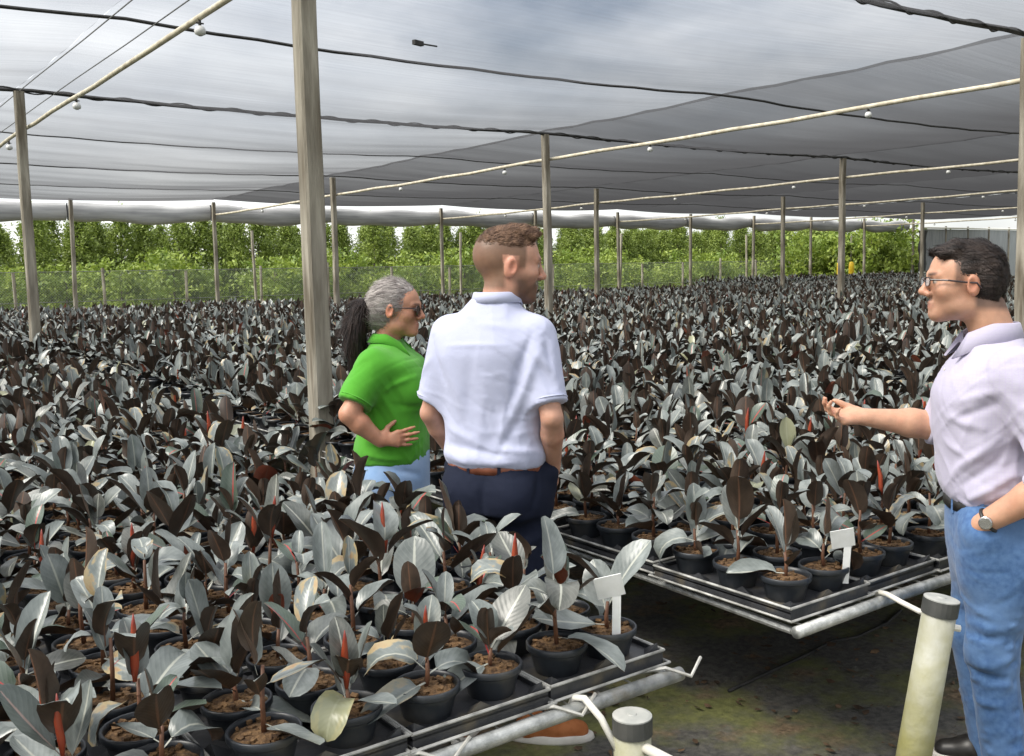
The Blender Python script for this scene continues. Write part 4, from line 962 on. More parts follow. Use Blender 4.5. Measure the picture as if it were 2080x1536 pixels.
def fabric(name, c0, c1, scale=3, weave=420, rough=.85, checks=None, extra=None):
    m = noisy(name, c0, c1, scale, rough, detail=6, extra=extra, pos=(.3, .7), spec=.25); n = m.node_tree.nodes; l = m.node_tree.links; b = n['Principled BSDF']
    b.inputs['Sheen Weight'].default_value = .15
    t = n.new('ShaderNodeTexCoord'); w_ = n.new('ShaderNodeTexNoise'); w_.inputs['Scale'].default_value = weave; l.new(t.outputs['Object'], w_.inputs['Vector'])
    w2 = n.new('ShaderNodeTexNoise'); w2.inputs['Scale'].default_value = 26; w2.inputs['Detail'].default_value = 3; l.new(t.outputs['Object'], w2.inputs['Vector'])
    ad = n.new('ShaderNodeMath'); ad.operation = 'MULTIPLY_ADD'; ad.inputs[1].default_value = .25; l.new(w_.outputs[0], ad.inputs[0]); l.new(w2.outputs[0], ad.inputs[2])
    bm = n.new('ShaderNodeBump'); bm.inputs['Strength'].default_value = .28; bm.inputs['Distance'].default_value = .006; l.new(ad.outputs[0], bm.inputs['Height']); l.new(bm.outputs[0], b.inputs['Normal'])
    if checks:
        old = b.inputs['Base Color'].links[0].from_socket; sx_ = n.new('ShaderNodeSeparateXYZ'); l.new(t.outputs['Object'], sx_.inputs[0]); o_ = []
        at2 = n.new('ShaderNodeMath'); at2.operation = 'ARCTAN2'; l.new(sx_.outputs[0], at2.inputs[0]); l.new(sx_.outputs[1], at2.inputs[1])
        for src, mul in ((sx_.outputs[2], 2*math.pi/.010), (at2.outputs[0], 110.0), (sx_.outputs[2], 2*math.pi/.010)):
            k_ = n.new('ShaderNodeMath'); k_.operation = 'MULTIPLY'; k_.inputs[1].default_value = mul; l.new(src, k_.inputs[0]); s_ = n.new('ShaderNodeMath'); s_.operation = 'SINE'; l.new(k_.outputs[0], s_.inputs[0])
            g_ = n.new('ShaderNodeMath'); g_.operation = 'GREATER_THAN'; g_.inputs[1].default_value = .8; l.new(s_.outputs[0], g_.inputs[0]); o_.append(g_.outputs[0])
        mxn = n.new('ShaderNodeMath'); mxn.operation = 'MAXIMUM'; l.new(o_[1], mxn.inputs[0]); l.new(o_[2], mxn.inputs[1]); mh = n.new('ShaderNodeMath'); mh.operation = 'MULTIPLY'; mh.inputs[1].default_value = .28; l.new(mxn.outputs[0], mh.inputs[0])
        mx = n.new('ShaderNodeMix'); mx.data_type = 'RGBA'; l.new(mh.outputs[0], mx.inputs['Factor']); l.new(old, mx.inputs['A']); mx.inputs['B'].default_value = rgba(checks); l.new(mx.outputs['Result'], b.inputs['Base Color'])
    return m
def hair_mat(name, c0, c1, stretch=(60, 14, 60)):
    m = noisy(name, c0, c1, 1.0, .58, spec=.3, detail=4, stretch=stretch, bump=.9, bscale=1.5, pos=(.36, .64)); return m
M['polo'] = fabric('polo_cotton', (.43, .455, .61), (.48, .505, .66), 2); M['navy'] = fabric('navy_twill', (.005, .008, .020), (.010, .014, .032), 4); M['navy'].node_tree.nodes['Principled BSDF'].inputs['Sheen Weight'].default_value = 0
M['green'] = fabric('green_polo', (.06, .28, .018), (.09, .36, .03), 3); M['jeans_l'] = fabric('light_denim', (.22, .36, .60), (.36, .50, .72), 9)
M['jeans'] = fabric('denim', (.045, .105, .245), (.085, .17, .335), 60, extra=((.115, .205, .37), 7, .46, .78)); M['shirt'] = fabric('check_shirt', (.42, .40, .50), (.48, .46, .56), 2, checks=(.42, .36, .56))
M['belt_brown'] = noisy('brown_leather', (.16, .05, .025), (.25, .085, .045), 30, .45); M['belt_black'] = noisy('black_leather', (.012, .011, .011), (.03, .028, .026), 30, .4)
M['shoe_tan'] = noisy('tan_suede', (.30, .095, .025), (.42, .15, .05), 25, .85); M['sole'] = noisy('white_sole', (.55, .52, .47), (.70, .67, .62), 12, .7)
M['hair_brown'] = hair_mat('short_brown_hair', (.075, .038, .022), (.20, .115, .07)); M['hair_black'] = hair_mat('black_hair', (.010, .007, .006), (.045, .032, .027)); M['hair_grey'] = hair_mat('grey_hair', (.22, .19, .18), (.52, .48, .45), (80, 10, 50)); M['hair_dark'] = hair_mat('dark_ponytail', (.008, .005, .005), (.032, .018, .014), (70, 70, 8))
M['lens'] = noisy('dark_lens', (.012, .006, .005), (.03, .012, .01), 8, .08); M['frame'] = noisy('spectacle_frame', (.02, .012, .012), (.05, .03, .03), 20, .3); M['steel'] = noisy('watch_steel', (.4, .4, .4), (.6, .6, .6), 20, .25, metal=.9)
gl_, n, l, b = new_mat('clear_lens'); b.inputs['Base Color'].default_value = (.8, .85, .9, 1); b.inputs['Roughness'].default_value = .05; b.inputs['Alpha'].default_value = .28; M['glass'] = gl_

def part_sdf(name, F, mat, parent, fl_=(), noise_=0, seed=0, smooth=2, cols=None, freq=22, crease=0., strands=None):
    V, Q = F.mesh(smooth)
    if len(fl_) or noise_: V = folds(V, Q, fl_, noise_, seed, freq, crease)
    if strands:              # loose locks lying along the scalp: (count, flow function, length, lift)
        cnt, flow, ln, lift, jit = strands; r = np.random.default_rng(seed+9); Nn = normals(V, Q); ids = r.integers(0, len(V), cnt); P = V[ids]; n_ = Nn[ids]
        d = flow(P)+r.normal(0, jit, (cnt, 3)); d -= n_*(d*n_).sum(1)[:, None]; d /= np.linalg.norm(d, axis=1)[:, None]; sd_ = np.cross(n_, d); L_ = ln*r.uniform(.5, 1.3, (cnt, 1)); w_ = .0011
        rows = []
        for j in range(4):
            t = j/3; c_ = P+d*L_*t+n_*(.0012+lift*math.sin(t*2.2)-lift*.5*t*t+r.uniform(0, .0015, (cnt, 1))*t)+r.normal(0, .0045*jit, (cnt, 3))*t; ww = w_*(1-.75*t); rows += [c_-sd_*ww, c_+sd_*ww]
        SV = np.stack(rows, 1).reshape(-1, 3); b = len(V)+np.arange(cnt)[:, None]*8
        SQ = np.concatenate([np.concatenate([b+2*j, b+2*j+1, b+2*j+3, b+2*j+2], 1) for j in range(3)]); V = np.concatenate([V, SV]); Q = np.concatenate([Q, SQ])
    me = np_mesh(name, V, Q, cols={'Col': cols(V)} if cols else None, mats=[mat]); return link(name, me, parent)
def sleeve(F, a, b, ra, rb, k=.03):
    """tapered tube cut off flat at b"""
    a, b = np.array(a, float), np.array(b, float); n_ = (b-a)/np.linalg.norm(b-a); F.cone(a, b+n_*.05, ra, rb, k, cut=(b, n_))
def collar(parent, c, mat, r0, r1, h, open_=.6, tiltf=.35, spread=.05, cy=.0, name='collar', roll=None):
    """folded shirt collar: stand plus turned-down leaf, open at the front (+y)"""
    c = np.array(c, float); n = 40; prof = [(r0*.97, h*.15), (r0, h), (r0*1.04, h*1.10), (r0*1.10, h*1.02), (r1, -h*.25), (r1-.006, -h*.30), (r0*1.04, h*.5)]
    V = []
    for i in range(n+1):
        a = math.pi/2+open_*.5+(2*math.pi-open_)*i/n; u = abs(2*i/n-1); fr_ = max(0, math.sin(a))     # towards the front
        for j, (r_, z) in enumerate(prof):
            ex = spread*u**6*(1 if j in (4, 5) else .12); zz = z-tiltf*(fr_**1.4)*r0-(.022*u**5 if j in (4, 5) else 0)
            V.append((c[0]+(r_+ex*.3)*math.cos(a), c[1]+(r_*1.02+ex)*math.sin(a), c[2]+zz))
    m_ = len(prof); Q = [(i*m_+j, (i+1)*m_+j, (i+1)*m_+(j+1) % m_, i*m_+(j+1) % m_) for i in range(n) for j in range(m_)]
    T = []
    for i in (0, n):
        for j in range(1, m_-1): T.append((i*m_, i*m_+j, i*m_+j+1) if i else (i*m_, i*m_+j+1, i*m_+j))
    me = np_mesh(name, np.array(V), np.array(Q), np.array(T), mats=[mat]); return link(name, me, parent)
def band(parent, name, rows, mat, cx, cy, a, b, n=48, thick=.006, e=2.3):
    """belt-like ring following a rounded oval; rows of (z, extra radius)"""
    V = []; m_ = len(rows)
    for i in range(n):
        t_ = 2*math.pi*i/n; c_, s_ = math.cos(t_), math.sin(t_); q = (abs(c_/a)**e+abs(s_/b)**e)**(-1/e)
        for z, ex in rows: V.append((cx+(q+ex)*c_, cy+(q+ex)*s_, z))
    Q = [(i*m_+j, ((i+1) % n)*m_+j, ((i+1) % n)*m_+(j+1) % m_, i*m_+(j+1) % m_) for i in range(n) for j in range(m_)]
    return link(name, np_mesh(name, np.array(V), np.array(Q), mats=[mat]), parent)
def shoe(parent, c, yaw, upper, sole_m, L_=.29):
    r0 = rot3(yaw); c = np.array(c, float); T_ = lambda x, y, z: tuple(c+r0@np.array((x, y, z)))
    n = 28; out = []
    for i in range(n):
        a = 2*math.pi*i/n; y = math.sin(a)*L_/2; w_ = .043+.009*math.sin(a*1)+.004*math.cos(2*a); out.append((math.cos(a)*w_, y))
    V = [T_(x*s_, y*s_, z) for z, s_ in ((.004, .97), (.014, 1.03), (.030, 1.0), (.034, .96)) for x, y in out]; Q = [(j*n+i, j*n+(i+1) % n, (j+1)*n+(i+1) % n, (j+1)*n+i) for j in range(3) for i in range(n)]
    m = MB(); m._add(V, Q+[tuple(range(n-1, -1, -1)), tuple(3*n+i for i in range(n))]); so_ = None
    F = Field(*[axis(c[e]-.19, c[e]+.19, .006) for e in (0, 1)], axis(-.01, .16, .006))
    P = lambda x, y, z: np.array(T_(x, y, z))
    F.cone(P(0, -.085, .055), P(0, .02, .058), .040, .040, .02); F.cone(P(0, .02, .050), P(0, .095, .040), .040, .034, .03); F.cone(P(0, -.075, .06), P(0, -.07, .105), .040, .040, .02); F.ell(P(0, -.06, .125), (.032, .045, .03), .01, True, r0)
    u = part_sdf('shoe_upper', F, upper, parent, smooth=2); u2 = m.build('sole', sole_m, u, True); return u

def hem(parent, c, n_, r, mat):
    c, n_ = np.array(c, float), np.array(n_, float)/np.linalg.norm(n_); u = np.cross(n_, V3(.3, .9, .1)); u /= np.linalg.norm(u); v = np.cross(n_, u)
    MB().tube([c-n_*.016+(u*math.cos(2*math.pi*i/24)+v*math.sin(2*math.pi*i/24))*(r+.0015*math.sin(i*1.9)) for i in range(25)], .0028, 6, False).build('sleeve_hem', mat, parent, True)
# ---- man in the pale polo, seen from behind, face turned to the right
def man_polo():
    root = thing('person', 'person in pale lavender polo, brown belt and navy trousers seen from behind, face in profile', 'person', (1.995, 2.845, 0), rad(54-20-90))
    hc = V3(.054, .012, 1.642); HR = rot3(rad(-58), rad(-3), 0); hs = 1.10
    sk = (.50, .275, .19)
    F = Field(axis(-.36, .36, .0075, [(-.10, .16, .0042)]), axis(-.24, .30, .0075, [(-.10, .16, .0042)]), axis(.03, 1.83, .010, [(1.49, 1.82, .0042), (.88, 1.2, .007)]))
    head(F, hc, HR, hs)
    F.cone((.014, -.030, 1.45), (.040, -.008, 1.60), .062, .060, .025)
    F.loft([(.86, .14, .10, 0, 0), (1.0, .14, .10, 0, 0), (1.12, .14, .10, 0, -.005), (1.3, .155, .11, 0, -.018), (1.38, .145, .10, 0, -.026), (1.47, .07, .065, 0, -.026)], .02)
    for s_, el, wr in ((1, (.232, -.085, 1.135), (.190, .045, .955)), (-1, (-.238, -.03, 1.13), (-.205, .10, .965))):
        sh = V3(s_*.150, -.020, 1.395); el, wr = V3(*el), V3(*wr)
        F.cone(sh, el, .048, .037, .01); F.cone(el, el+(wr-el)*.35, .037, .0395, .008); F.cone(el+(wr-el)*.35, wr, .0395, .029, .01)
        hand(F, wr, (-s_*.12, .25, -1), (-s_, .1, 0), (.25, .28, .3, .35), 1.0, side=-s_)
        F.cone((s_*.085, 0, .90), (s_*.098, .01, .50), .085, .055, .03); F.cone((s_*.098, .01, .50), (s_*.10, -.02, .10), .055, .038, .02); F.cone((s_*.10, -.02, .08), (s_*.12, .10, .05), .036, .03, .02)
    part_sdf('body', F, M['skin'], root, smooth=1, cols=lambda V: face_cols(V, hc, HR, hs, sk, brow=(.16, .085, .05), beard=(.115, .058, .035), beard_amt=.95, buzz=(.17, .098, .06), buzz_amt=.85))
    # hair on the crown: short, brushed forward and up
    F = Field(*[axis(hc[e]-.15, hc[e]+.15, .0042) for e in (0, 1)], axis(hc[2]-.01, hc[2]+.17, .0042))
    H = lambda *p: hc+HR@(np.array(p, float)*hs)
    F.ell(H(0, -.010, .044), np.array((.0765, .100, .083))*hs, .01, False, HR)
    for q in range(9): F.cone(H(-.045+.011*q, .02+.02*math.sin(q*2.1), .118-.0008*(q-4)**2), H(-.047+.012*q, .074+.008*math.sin(q*3), .117-.0017*(q-4)**2), .015*hs, .0105*hs, .012)
    F.ell(H(0, -.03, .008), np.array((.12, .17, .058))*hs, .018, True, HR); F.ell(H(0, .105, .055), np.array((.060, .050, .046))*hs, .012, True, HR)
    part_sdf('hair', F, M['hair_brown'], root, noise_=.0014, seed=2, smooth=1, freq=70, strands=(5000, lambda P: HR@V3(0, 1, .15)+np.zeros_like(P)+.25*np.sin(P*60)[:, [1, 2, 0]], .013, .0028, .12))
    # shirt
    F = Field(axis(-.36, .36, .0075), axis(-.26, .24, .0075), axis(.94, 1.58, .0075))
    F.loft([(.958, .172, .130, 0, .0), (.985, .182, .142, 0, .0), (1.05, .178, .135, 0, -.002), (1.15, .180, .132, 0, -.008), (1.28, .188, .138, 0, -.018), (1.37, .190, .134, 0, -.026), (1.43, .168, .114, 0, -.028), (1.49, .108, .090, .005, -.026), (1.535, .072, .072, .012, -.022)], .02, n=2.5)
    for s_, el in ((1, (.232, -.085, 1.135)), (-1, (-.238, -.03, 1.13))):
        sh = V3(s_*.160, -.020, 1.415); el = V3(*el); en = sh+(el-sh)*.84
        sleeve(F, sh, en, .064, .062, .06); F.cone(en-(el-sh)*.045, en, .0615, .0622, .003, cut=(en, (el-sh)/np.linalg.norm(el-sh)))
    fl_ = [((.15, -.12, 1.36), (.10, -.16, 1.12), -.006, .018), ((.19, -.08, 1.38), (.14, -.15, 1.18), .007, .016), ((.165, -.10, 1.28), (.06, -.16, 1.05), .006, .018), ((.17, -.06, 1.22), (.05, -.16, 1.00), -.005, .016), ((-.13, -.14, 1.33), (-.03, -.16, 1.08), .005, .022), ((-.02, -.17, 1.36), (-.08, -.16, 1.02), -.004, .025), ((.02, -.17, 1.25), (-.02, -.16, 1.0), .004, .02),
           ((-.17, -.09, 1.0), (.12, -.15, .975), .007, .014), ((-.15, -.12, 1.04), (.10, -.16, 1.01), -.005, .014), ((.17, -.05, 1.01), (.05, -.15, 1.03), .006, .012), ((-.16, -.10, 1.10), (-.02, -.16, 1.05), .004, .014), ((.21, -.08, 1.40), (.25, -.11, 1.30), -.006, .014), ((.19, -.10, 1.34), (.28, -.10, 1.27), .006, .014), ((.20, -.1, 1.30), (.27, -.12, 1.22), -.004, .012), ((.18, -.12, 1.42), (.14, -.15, 1.30), -.005, .012), ((-.19, -.09, 1.40), (-.15, -.14, 1.25), -.006, .012), ((-.20, -.1, 1.33), (-.27, -.08, 1.27), .005, .013), ((0, -.15, 1.46), (.12, -.13, 1.44), .003, .015), ((-.14, -.15, 1.38), (.12, -.16, 1.385), .0025, .008)]
    shirt = part_sdf('polo_shirt', F, M['polo'], root, fl_, .0018, 4, 2, crease=.0022)
    for s_, el in ((1, (.232, -.085, 1.135)), (-1, (-.238, -.03, 1.13))):
        sh = V3(s_*.160, -.020, 1.415); hem(shirt, sh+(V3(*el)-sh)*.84, V3(*el)-sh, .0625, M['polo'])
    collar(shirt, (.018, -.018, 1.528), M['polo'], .072, .089, .026, .9, .30, .02)
    band(root, 'belt', [(.938, .004), (.938, .0095), (.974, .0095), (.974, .004)], M['belt_brown'], 0, 0, .166, .126)
    # trousers
    F = Field(axis(-.24, .24, .008), axis(-.20, .22, .008), axis(.06, .99, .010))
    F.loft([(.80, .178, .140, 0, -.005), (.88, .180, .145, 0, -.008), (.95, .168, .130, 0, 0), (.975, .165, .125, 0, 0)], .03, n=2.4)
    for s_ in (-1, 1):
        F.cone((s_*.085, -.005, .86), (s_*.10, .01, .50), .104, .076, .05); F.cone((s_*.10, .01, .50), (s_*.102, -.02, .09), .076, .064, .03); F.ell((s_*.075, -.065, .86), (.085, .08, .09), .04)
        F.cone((s_*.175, .03, .93), (s_*.155, .05, .86), .040, .035, .03)
    fl_ = [((-.15, -.13, .80), (.02, -.14, .72), .006, .014), ((.15, -.12, .78), (.03, -.14, .70), .006, .014), ((.17, -.05, .95), (.15, -.1, .82), -.006, .012), ((.0, -.16, .93), (.0, -.15, .80), -.007, .010), ((.18, .0, .74), (.06, -.12, .66), .005, .016)]
    tr = part_sdf('trousers', F, M['navy'], root, fl_, .002, 6, 2, crease=.002)
    for q in (-2.6, -1.9, -1.25, -.5): MB().box(-.006, .006, -.002, .003, 0, .05, Matrix.Translation((.176*math.cos(q), .137*math.sin(q), .930)) @ Matrix.Rotation(q+math.pi/2, 4, 'Z')).build('belt_loop', M['navy'], tr)
    cx, cy = 1.995, 2.845; ir = rot3(-rad(54-20-90))
    for wx, wy, yw in ((2.045, 2.625, -1.25), (1.86, 2.87, .05)):
        p = ir@np.array((wx-cx, wy-cy, 0)); shoe(root, p, yw, M['shoe_tan'], M['sole'])
man_polo()

# ---- woman in green, right hand on her hip
def woman():
    root = thing('person', 'person in bright green polo and light jeans with grey ponytailed hair, sunglasses, hand on hip', 'person', (2.05, 3.68, 0), rad(54-98-90))
    hc = V3(0, .035, 1.478); HR = rot3(rad(-4), rad(-2), 0); hs = .97; sk = (.47, .235, .145)
    F = Field(axis(-.34, .34, .0075, [(-.10, .10, .0042), (.14, .28, .0048)]), axis(-.32, .30, .0075, [(-.09, .17, .0042)]), axis(.03, 1.62, .010, [(1.33, 1.62, .0042), (.90, 1.06, .0048)]))
    head(F, hc, HR, hs)
    F.cone((0, -.025, 1.30), (0, .0, 1.41), .055, .050, .03)
    F.loft([(.80, .14, .11, 0, 0), (1.0, .14, .11, 0, .005), (1.15, .145, .11, 0, .01), (1.23, .135, .09, 0, .005), (1.31, .07, .055, 0, -.015)], .02)
    sh, el, wr = V3(.150, -.032, 1.245), V3(.262, -.110, 1.075), V3(.213, .0, .960)
    F.cone(sh, el, .046, .040, .01); F.cone(el, el+(wr-el)*.35, .040, .0415, .01); F.cone(el+(wr-el)*.35, wr, .0415, .027, .012)
    hand(F, wr, (-.20, 1, .10), (-1, -.2, 0), (.18, .16, .16, .2), .86, thumb=(.35, .55, .3), side=-1, spread=.10)
    sh, el, wr = V3(-.150, -.02, 1.245), V3(-.24, .06, 1.06), V3(-.16, .22, 1.0)
    F.cone(sh, el, .048, .045, .02); F.cone(el, wr, .045, .029, .02); hand(F, wr, (.6, .5, -.3), (.3, -.6, -.4), (.5, .5, .5, .5), .9, side=1)
    for s_ in (-1, 1):
        F.cone((s_*.085, 0, .78), (s_*.09, .01, .45), .09, .06, .03); F.cone((s_*.09, .01, .45), (s_*.09, -.02, .10), .06, .038, .02); F.cone((s_*.09, -.02, .06), (s_*.10, .10, .045), .034, .028, .02)
    part_sdf('body', F, M['skin'], root, smooth=1, cols=lambda V: face_cols(V, hc, HR, hs, sk, brow=(.12, .07, .05)))
    H = lambda *p: hc+HR@(np.array(p, float)*hs)
    F = Field(*[axis(hc[e]-.17, hc[e]+.16, .0045) for e in (0, 1)], axis(hc[2]-.12, hc[2]+.15, .0045))
    F.ell(H(0, -.020, .038), np.array((.0845, .106, .095))*hs, .01, False, HR); F.ell(H(0, -.06, -.03), np.array((.072, .060, .07))*hs, .03, False, HR)
    F.ell(H(0, .112, -.005), np.array((.12, .075, .096))*hs, .012, True, HR)
    for s_ in (-1, 1): F.ell(H(s_*.085, .010, -.036), np.array((.03, .040, .042))*hs, .008, True, HR)
    hair = part_sdf('hair', F, M['hair_grey'], root, noise_=.0025, seed=5, smooth=1, freq=60, strands=(5500, lambda P: (H(0, -.11, .02)-P)/.1, .05, .0012, .07))
    F = Field(axis(-.10, .10, .005), axis(-.30, -.04, .005), axis(1.17, 1.56, .005))
    pts = [(0, -.085, 1.50, .028), (.012, -.118, 1.485, .036), (.022, -.140, 1.43, .042), (.022, -.146, 1.36, .040), (.015, -.140, 1.29, .032), (.008, -.130, 1.225, .015)]
    for a, b in zip(pts[:-1], pts[1:]): F.cone(a[:3], b[:3], a[3], b[3], .02)
    part_sdf('ponytail', F, M['hair_dark'], root, noise_=.002, seed=8, smooth=1, freq=70, strands=(3500, lambda P: np.array((0, -.15, -1.))+np.zeros_like(P), .10, .002, .05))
    # sunglasses
    sg = bpy.data.objects.new('sunglasses', None); 
    COL.objects.link(sg); sg.parent = root
    def lens(s_):
        m = MB(); n = 18; V = []
        for zf in (0, 1):
            for i in range(n): a = 2*math.pi*i/n; V.append(H(s_*(.034+.0265*math.cos(a)), .1045-.10*max(0, .033+.0245*math.cos(a)-.02)**1.0*.6-.004*zf, -.002+.0245*math.sin(a)-.003*max(0, -math.cos(a))))
        m._add(V, [tuple(range(n))[::-1] if s_ > 0 else tuple(range(n)), tuple(range(n, 2*n))]+[(i, (i+1) % n, n+(i+1) % n, n+i) for i in range(n)]); m.build('lens', M['lens'], sg)
        MB().tube([H(s_*.055, .099, .008), H(s_*.080, .055, .010), H(s_*.086, -.005, .012)], .0030, 6).build('temple', M['frame'], sg)
    lens(-1); lens(1); MB().tube([H(-.012, .108, .006), H(0, .112, .009), H(.012, .108, .006)], .0025, 6).build('bridge', M['frame'], sg)
    F = Field(axis(-.34, .34, .0075), axis(-.26, .26, .0075), axis(.83, 1.40, .0075))
    F.loft([(.845, .184, .150, 0, -.006), (.90, .190, .152, 0, -.006), (.98, .180, .142, 0, .0), (1.05, .174, .138, 0, .006), (1.14, .184, .150, 0, .016), (1.20, .186, .142, 0, .014), (1.27, .182, .120, 0, .005), (1.315, .125, .085, 0, -.012), (1.355, .068, .062, 0, -.016)], .02, n=2.3)
    for s_ in (-1, 1): F.ell((s_*.075, .095, 1.15), (.085, .075, .085), .04)
    a, b = V3(.160, -.032, 1.262), V3(.262, -.110, 1.075); sleeve(F, a, a+(b-a)*.80, .072, .068, .05)
    a, b = V3(-.165, -.02, 1.265), V3(-.24, .06, 1.06); sleeve(F, a, a+(b-a)*.80, .072, .066, .05)
    fl_ = [((.17, .02, 1.22), (.19, .13, 1.02), -.007, .014), ((.18, -.02, 1.18), (.19, .10, .98), .008, .013), ((.19, -.06, 1.13), (.2, .08, .93), -.006, .014), ((.19, -.10, 1.02), (.2, .12, .91), .008, .014), ((.2, -.12, .95), (.2, .14, .88), -.006, .012), ((.2, -.1, .90), (.19, .15, .865), .007, .012), ((.12, .12, 1.20), (.18, .0, 1.17), .007, .012), ((.1, .17, 1.08), (.19, .04, 1.10), -.006, .013), ((.1, .17, 1.0), (.2, .02, .96), .006, .014), ((.19, -.09, 1.24), (.15, -.02, 1.28), -.008, .012), ((.2, -.1, 1.2), (.26, -.13, 1.15), .006, .012), ((.15, -.12, 1.18), (.18, -.08, 1.08), .006, .014), ((.1, .15, .95), (.19, .08, .92), .005, .012)]
    gs = part_sdf('polo_shirt', F, M['green'], root, fl_, .0022, 9, 2, crease=.0028)
    a, b = V3(.160, -.032, 1.262), V3(.262, -.110, 1.075); hem(gs, a+(b-a)*.80, b-a, .0695, M['green'])
    collar(gs, (0, -.006, 1.352), M['green'], .062, .094, .026, 1.3, .75, .035)
    MB().tube([(.004, .095, 1.27), (.004, .135, 1.22)], .008, 8).build('placket', M['green'], gs)
    F = Field(axis(-.24, .24, .009), axis(-.22, .22, .009), axis(.06, .92, .010))
    F.loft([(.68, .185, .150, 0, -.01), (.78, .186, .160, 0, -.015), (.88, .172, .145, 0, 0), (.91, .168, .14, 0, 0)], .03, n=2.3)
    for s_ in (-1, 1): F.cone((s_*.085, -.005, .76), (s_*.09, .01, .45), .106, .078, .05); F.cone((s_*.09, .01, .45), (s_*.09, -.02, .08), .078, .062, .03)
    part_sdf('jeans', F, M['jeans_l'], root, [((.18, -.05, .80), (.12, .1, .72), .006, .014), ((.19, .03, .84), (.1, .14, .80), -.006, .012), ((.18, -.1, .74), (.1, .02, .68), .006, .014)], .002, 3, 2)
    shoe(root, V3(.10, .03, 0), 0, M['belt_black'], M['sole'], .25); shoe(root, V3(-.10, .05, 0), .1, M['belt_black'], M['sole'], .25)
woman()

# ---- man with spectacles reaching out, facing left
def man_glasses():
    root = thing('person', 'person in checked lilac shirt and blue jeans with spectacles, reaching out a hand', 'person', (2.912, 1.585, 0), rad(54+76-90))
    hc = V3(0, .070, 1.560); HR = rot3(rad(4), rad(3), 0); hs = 1.01; sk = (.52, .29, .19)
    F = Field(axis(-.36, .34, .0075, [(-.11, .11, .0042), (.10, .25, .0048)]), axis(-.28, .66, .0075, [(-.06, .20, .0045), (.42, .64, .0048)]), axis(.03, 1.73, .010, [(1.40, 1.72, .0042), (1.02, 1.19, .0048), (.80, .95, .007)]))
    head(F, hc, HR, hs)
    F.cone((0, -.035, 1.36), (0, .012, 1.49), .064, .060, .03)
    F.loft([(.78, .14, .09, 0, -.03), (.92, .135, .085, 0, -.024), (1.1, .145, .10, 0, .0), (1.22, .15, .105, 0, .0), (1.30, .135, .085, 0, -.015), (1.38, .07, .06, 0, -.025)], .02)
    sh, el, wr = V3(.158, -.01, 1.290), V3(.205, .095, 1.095), V3(.165, .318, 1.127)      # right arm reaching forward
    F.cone(sh, el, .048, .045, .02); F.cone(el, el+(wr-el)*.38, .047, .045, .03); F.cone(el+(wr-el)*.38, wr, .045, .029, .02)
    hand(F, wr, (-.10, 1, .02), (-.42, 0, .9), (.50, .62, .68, .75), .97, thumb=(.85, .45, .35), side=-1, spread=.05)
    sh, el, wr = V3(-.160, -.045, 1.285), V3(-.272, -.155, 1.03), V3(-.186, .035, .872)   # left hand in the pocket
    F.cone(sh, el, .048, .046, .02); F.cone(el, el+(wr-el)*.4, .047, .044, .03); F.cone(el+(wr-el)*.4, wr, .044, .031, .02); hand(F, wr, (.36, .02, -.95), (1, 0, .3), (.2, .25, .25, .3), .92, thumb=(.8, .25, .3), side=1)
    for s_ in (-1, 1):
        F.cone((s_*.085, -.03, .82), (s_*.10, -.02, .46), .086, .054, .03); F.cone((s_*.10, -.02, .46), (s_*.105, -.08, .10), .054, .036, .02); F.cone((s_*.105, -.08, .07), (s_*.11, .03, .05), .034, .028, .02)
    part_sdf('body', F, M['skin'], root, smooth=1, cols=lambda V: face_cols(V, hc, HR, hs, sk, brow=(.03, .02, .018), beard=(.30, .17, .12), beard_amt=.35, buzz=(.085, .055, .045), buzz_amt=.75))
    H = lambda *p: hc+HR@(np.array(p, float)*hs)
    F = Field(*[axis(hc[e]-.16, hc[e]+.16, .0042) for e in (0, 1)], axis(hc[2]-.09, hc[2]+.16, .0042))
    F.ell(H(0, -.018, .042), np.array((.0815, .106, .090))*hs, .01, False, HR); F.ell(H(0, -.055, .0), np.array((.076, .066, .07))*hs, .02, False, HR)
    for q in range(8): F.cone(H(-.048+.0135*q, .03, .108-.0012*(q-3.5)**2), H(-.050+.0145*q, .072+.006*math.sin(q*2.3), .097-.0012*(q-3.5)**2), .018*hs, .0125*hs, .012)
    F.ell(H(0, .115, .012), np.array((.12, .070, .060))*hs, .008, True, HR)
    for s_ in (-1, 1): F.ell(H(s_*.088, .025, -.022), np.array((.032, .055, .052))*hs, .008, True, HR)
    F.ell(H(0, -.03, -.085), np.array((.12, .16, .042))*hs, .01, True, HR)
    part_sdf('hair', F, M['hair_black'], root, noise_=.0028, seed=12, smooth=1, freq=80, strands=(6000, lambda P: np.where(((P-hc)@HR)[:, 2:3] > .07, HR@V3(.25, .8, .1), HR@V3(0, -.45, -.9))+.35*np.sin(P*70)[:, [1, 2, 0]], .017, .002, .16))
    sg = bpy.data.objects.new('spectacles', None); COL.objects.link(sg); sg.parent = root
    for s_ in (-1, 1):
        ring_ = []; n = 18
        for i in range(n+1): a = 2*math.pi*i/n; ring_.append(H(s_*(.033+.0245*math.copysign(abs(math.cos(a))**.6, math.cos(a))), .1065-.05*max(0, .0235*math.cos(a)), .002+.0130*math.copysign(abs(math.sin(a))**.6, math.sin(a))))
        MB().tube(ring_, .0017, 6, False).build('rim', M['frame'], sg); m = MB(); m._add([p+HR@V3(0, dz, 0) for dz in (0, -.0012) for p in ring_[:-1]], [tuple(range(n)), tuple(range(2*n-1, n-1, -1))]); m.build('lens', M['glass'], sg)
        MB().tube([H(s_*.056, .104, .008), H(s_*.076, .060, .008), H(s_*.084, .010, .004), H(s_*.086, -.016, .004), H(s_*.084, -.03, -.012)], .0030, 6).build('temple', M['frame'], sg)
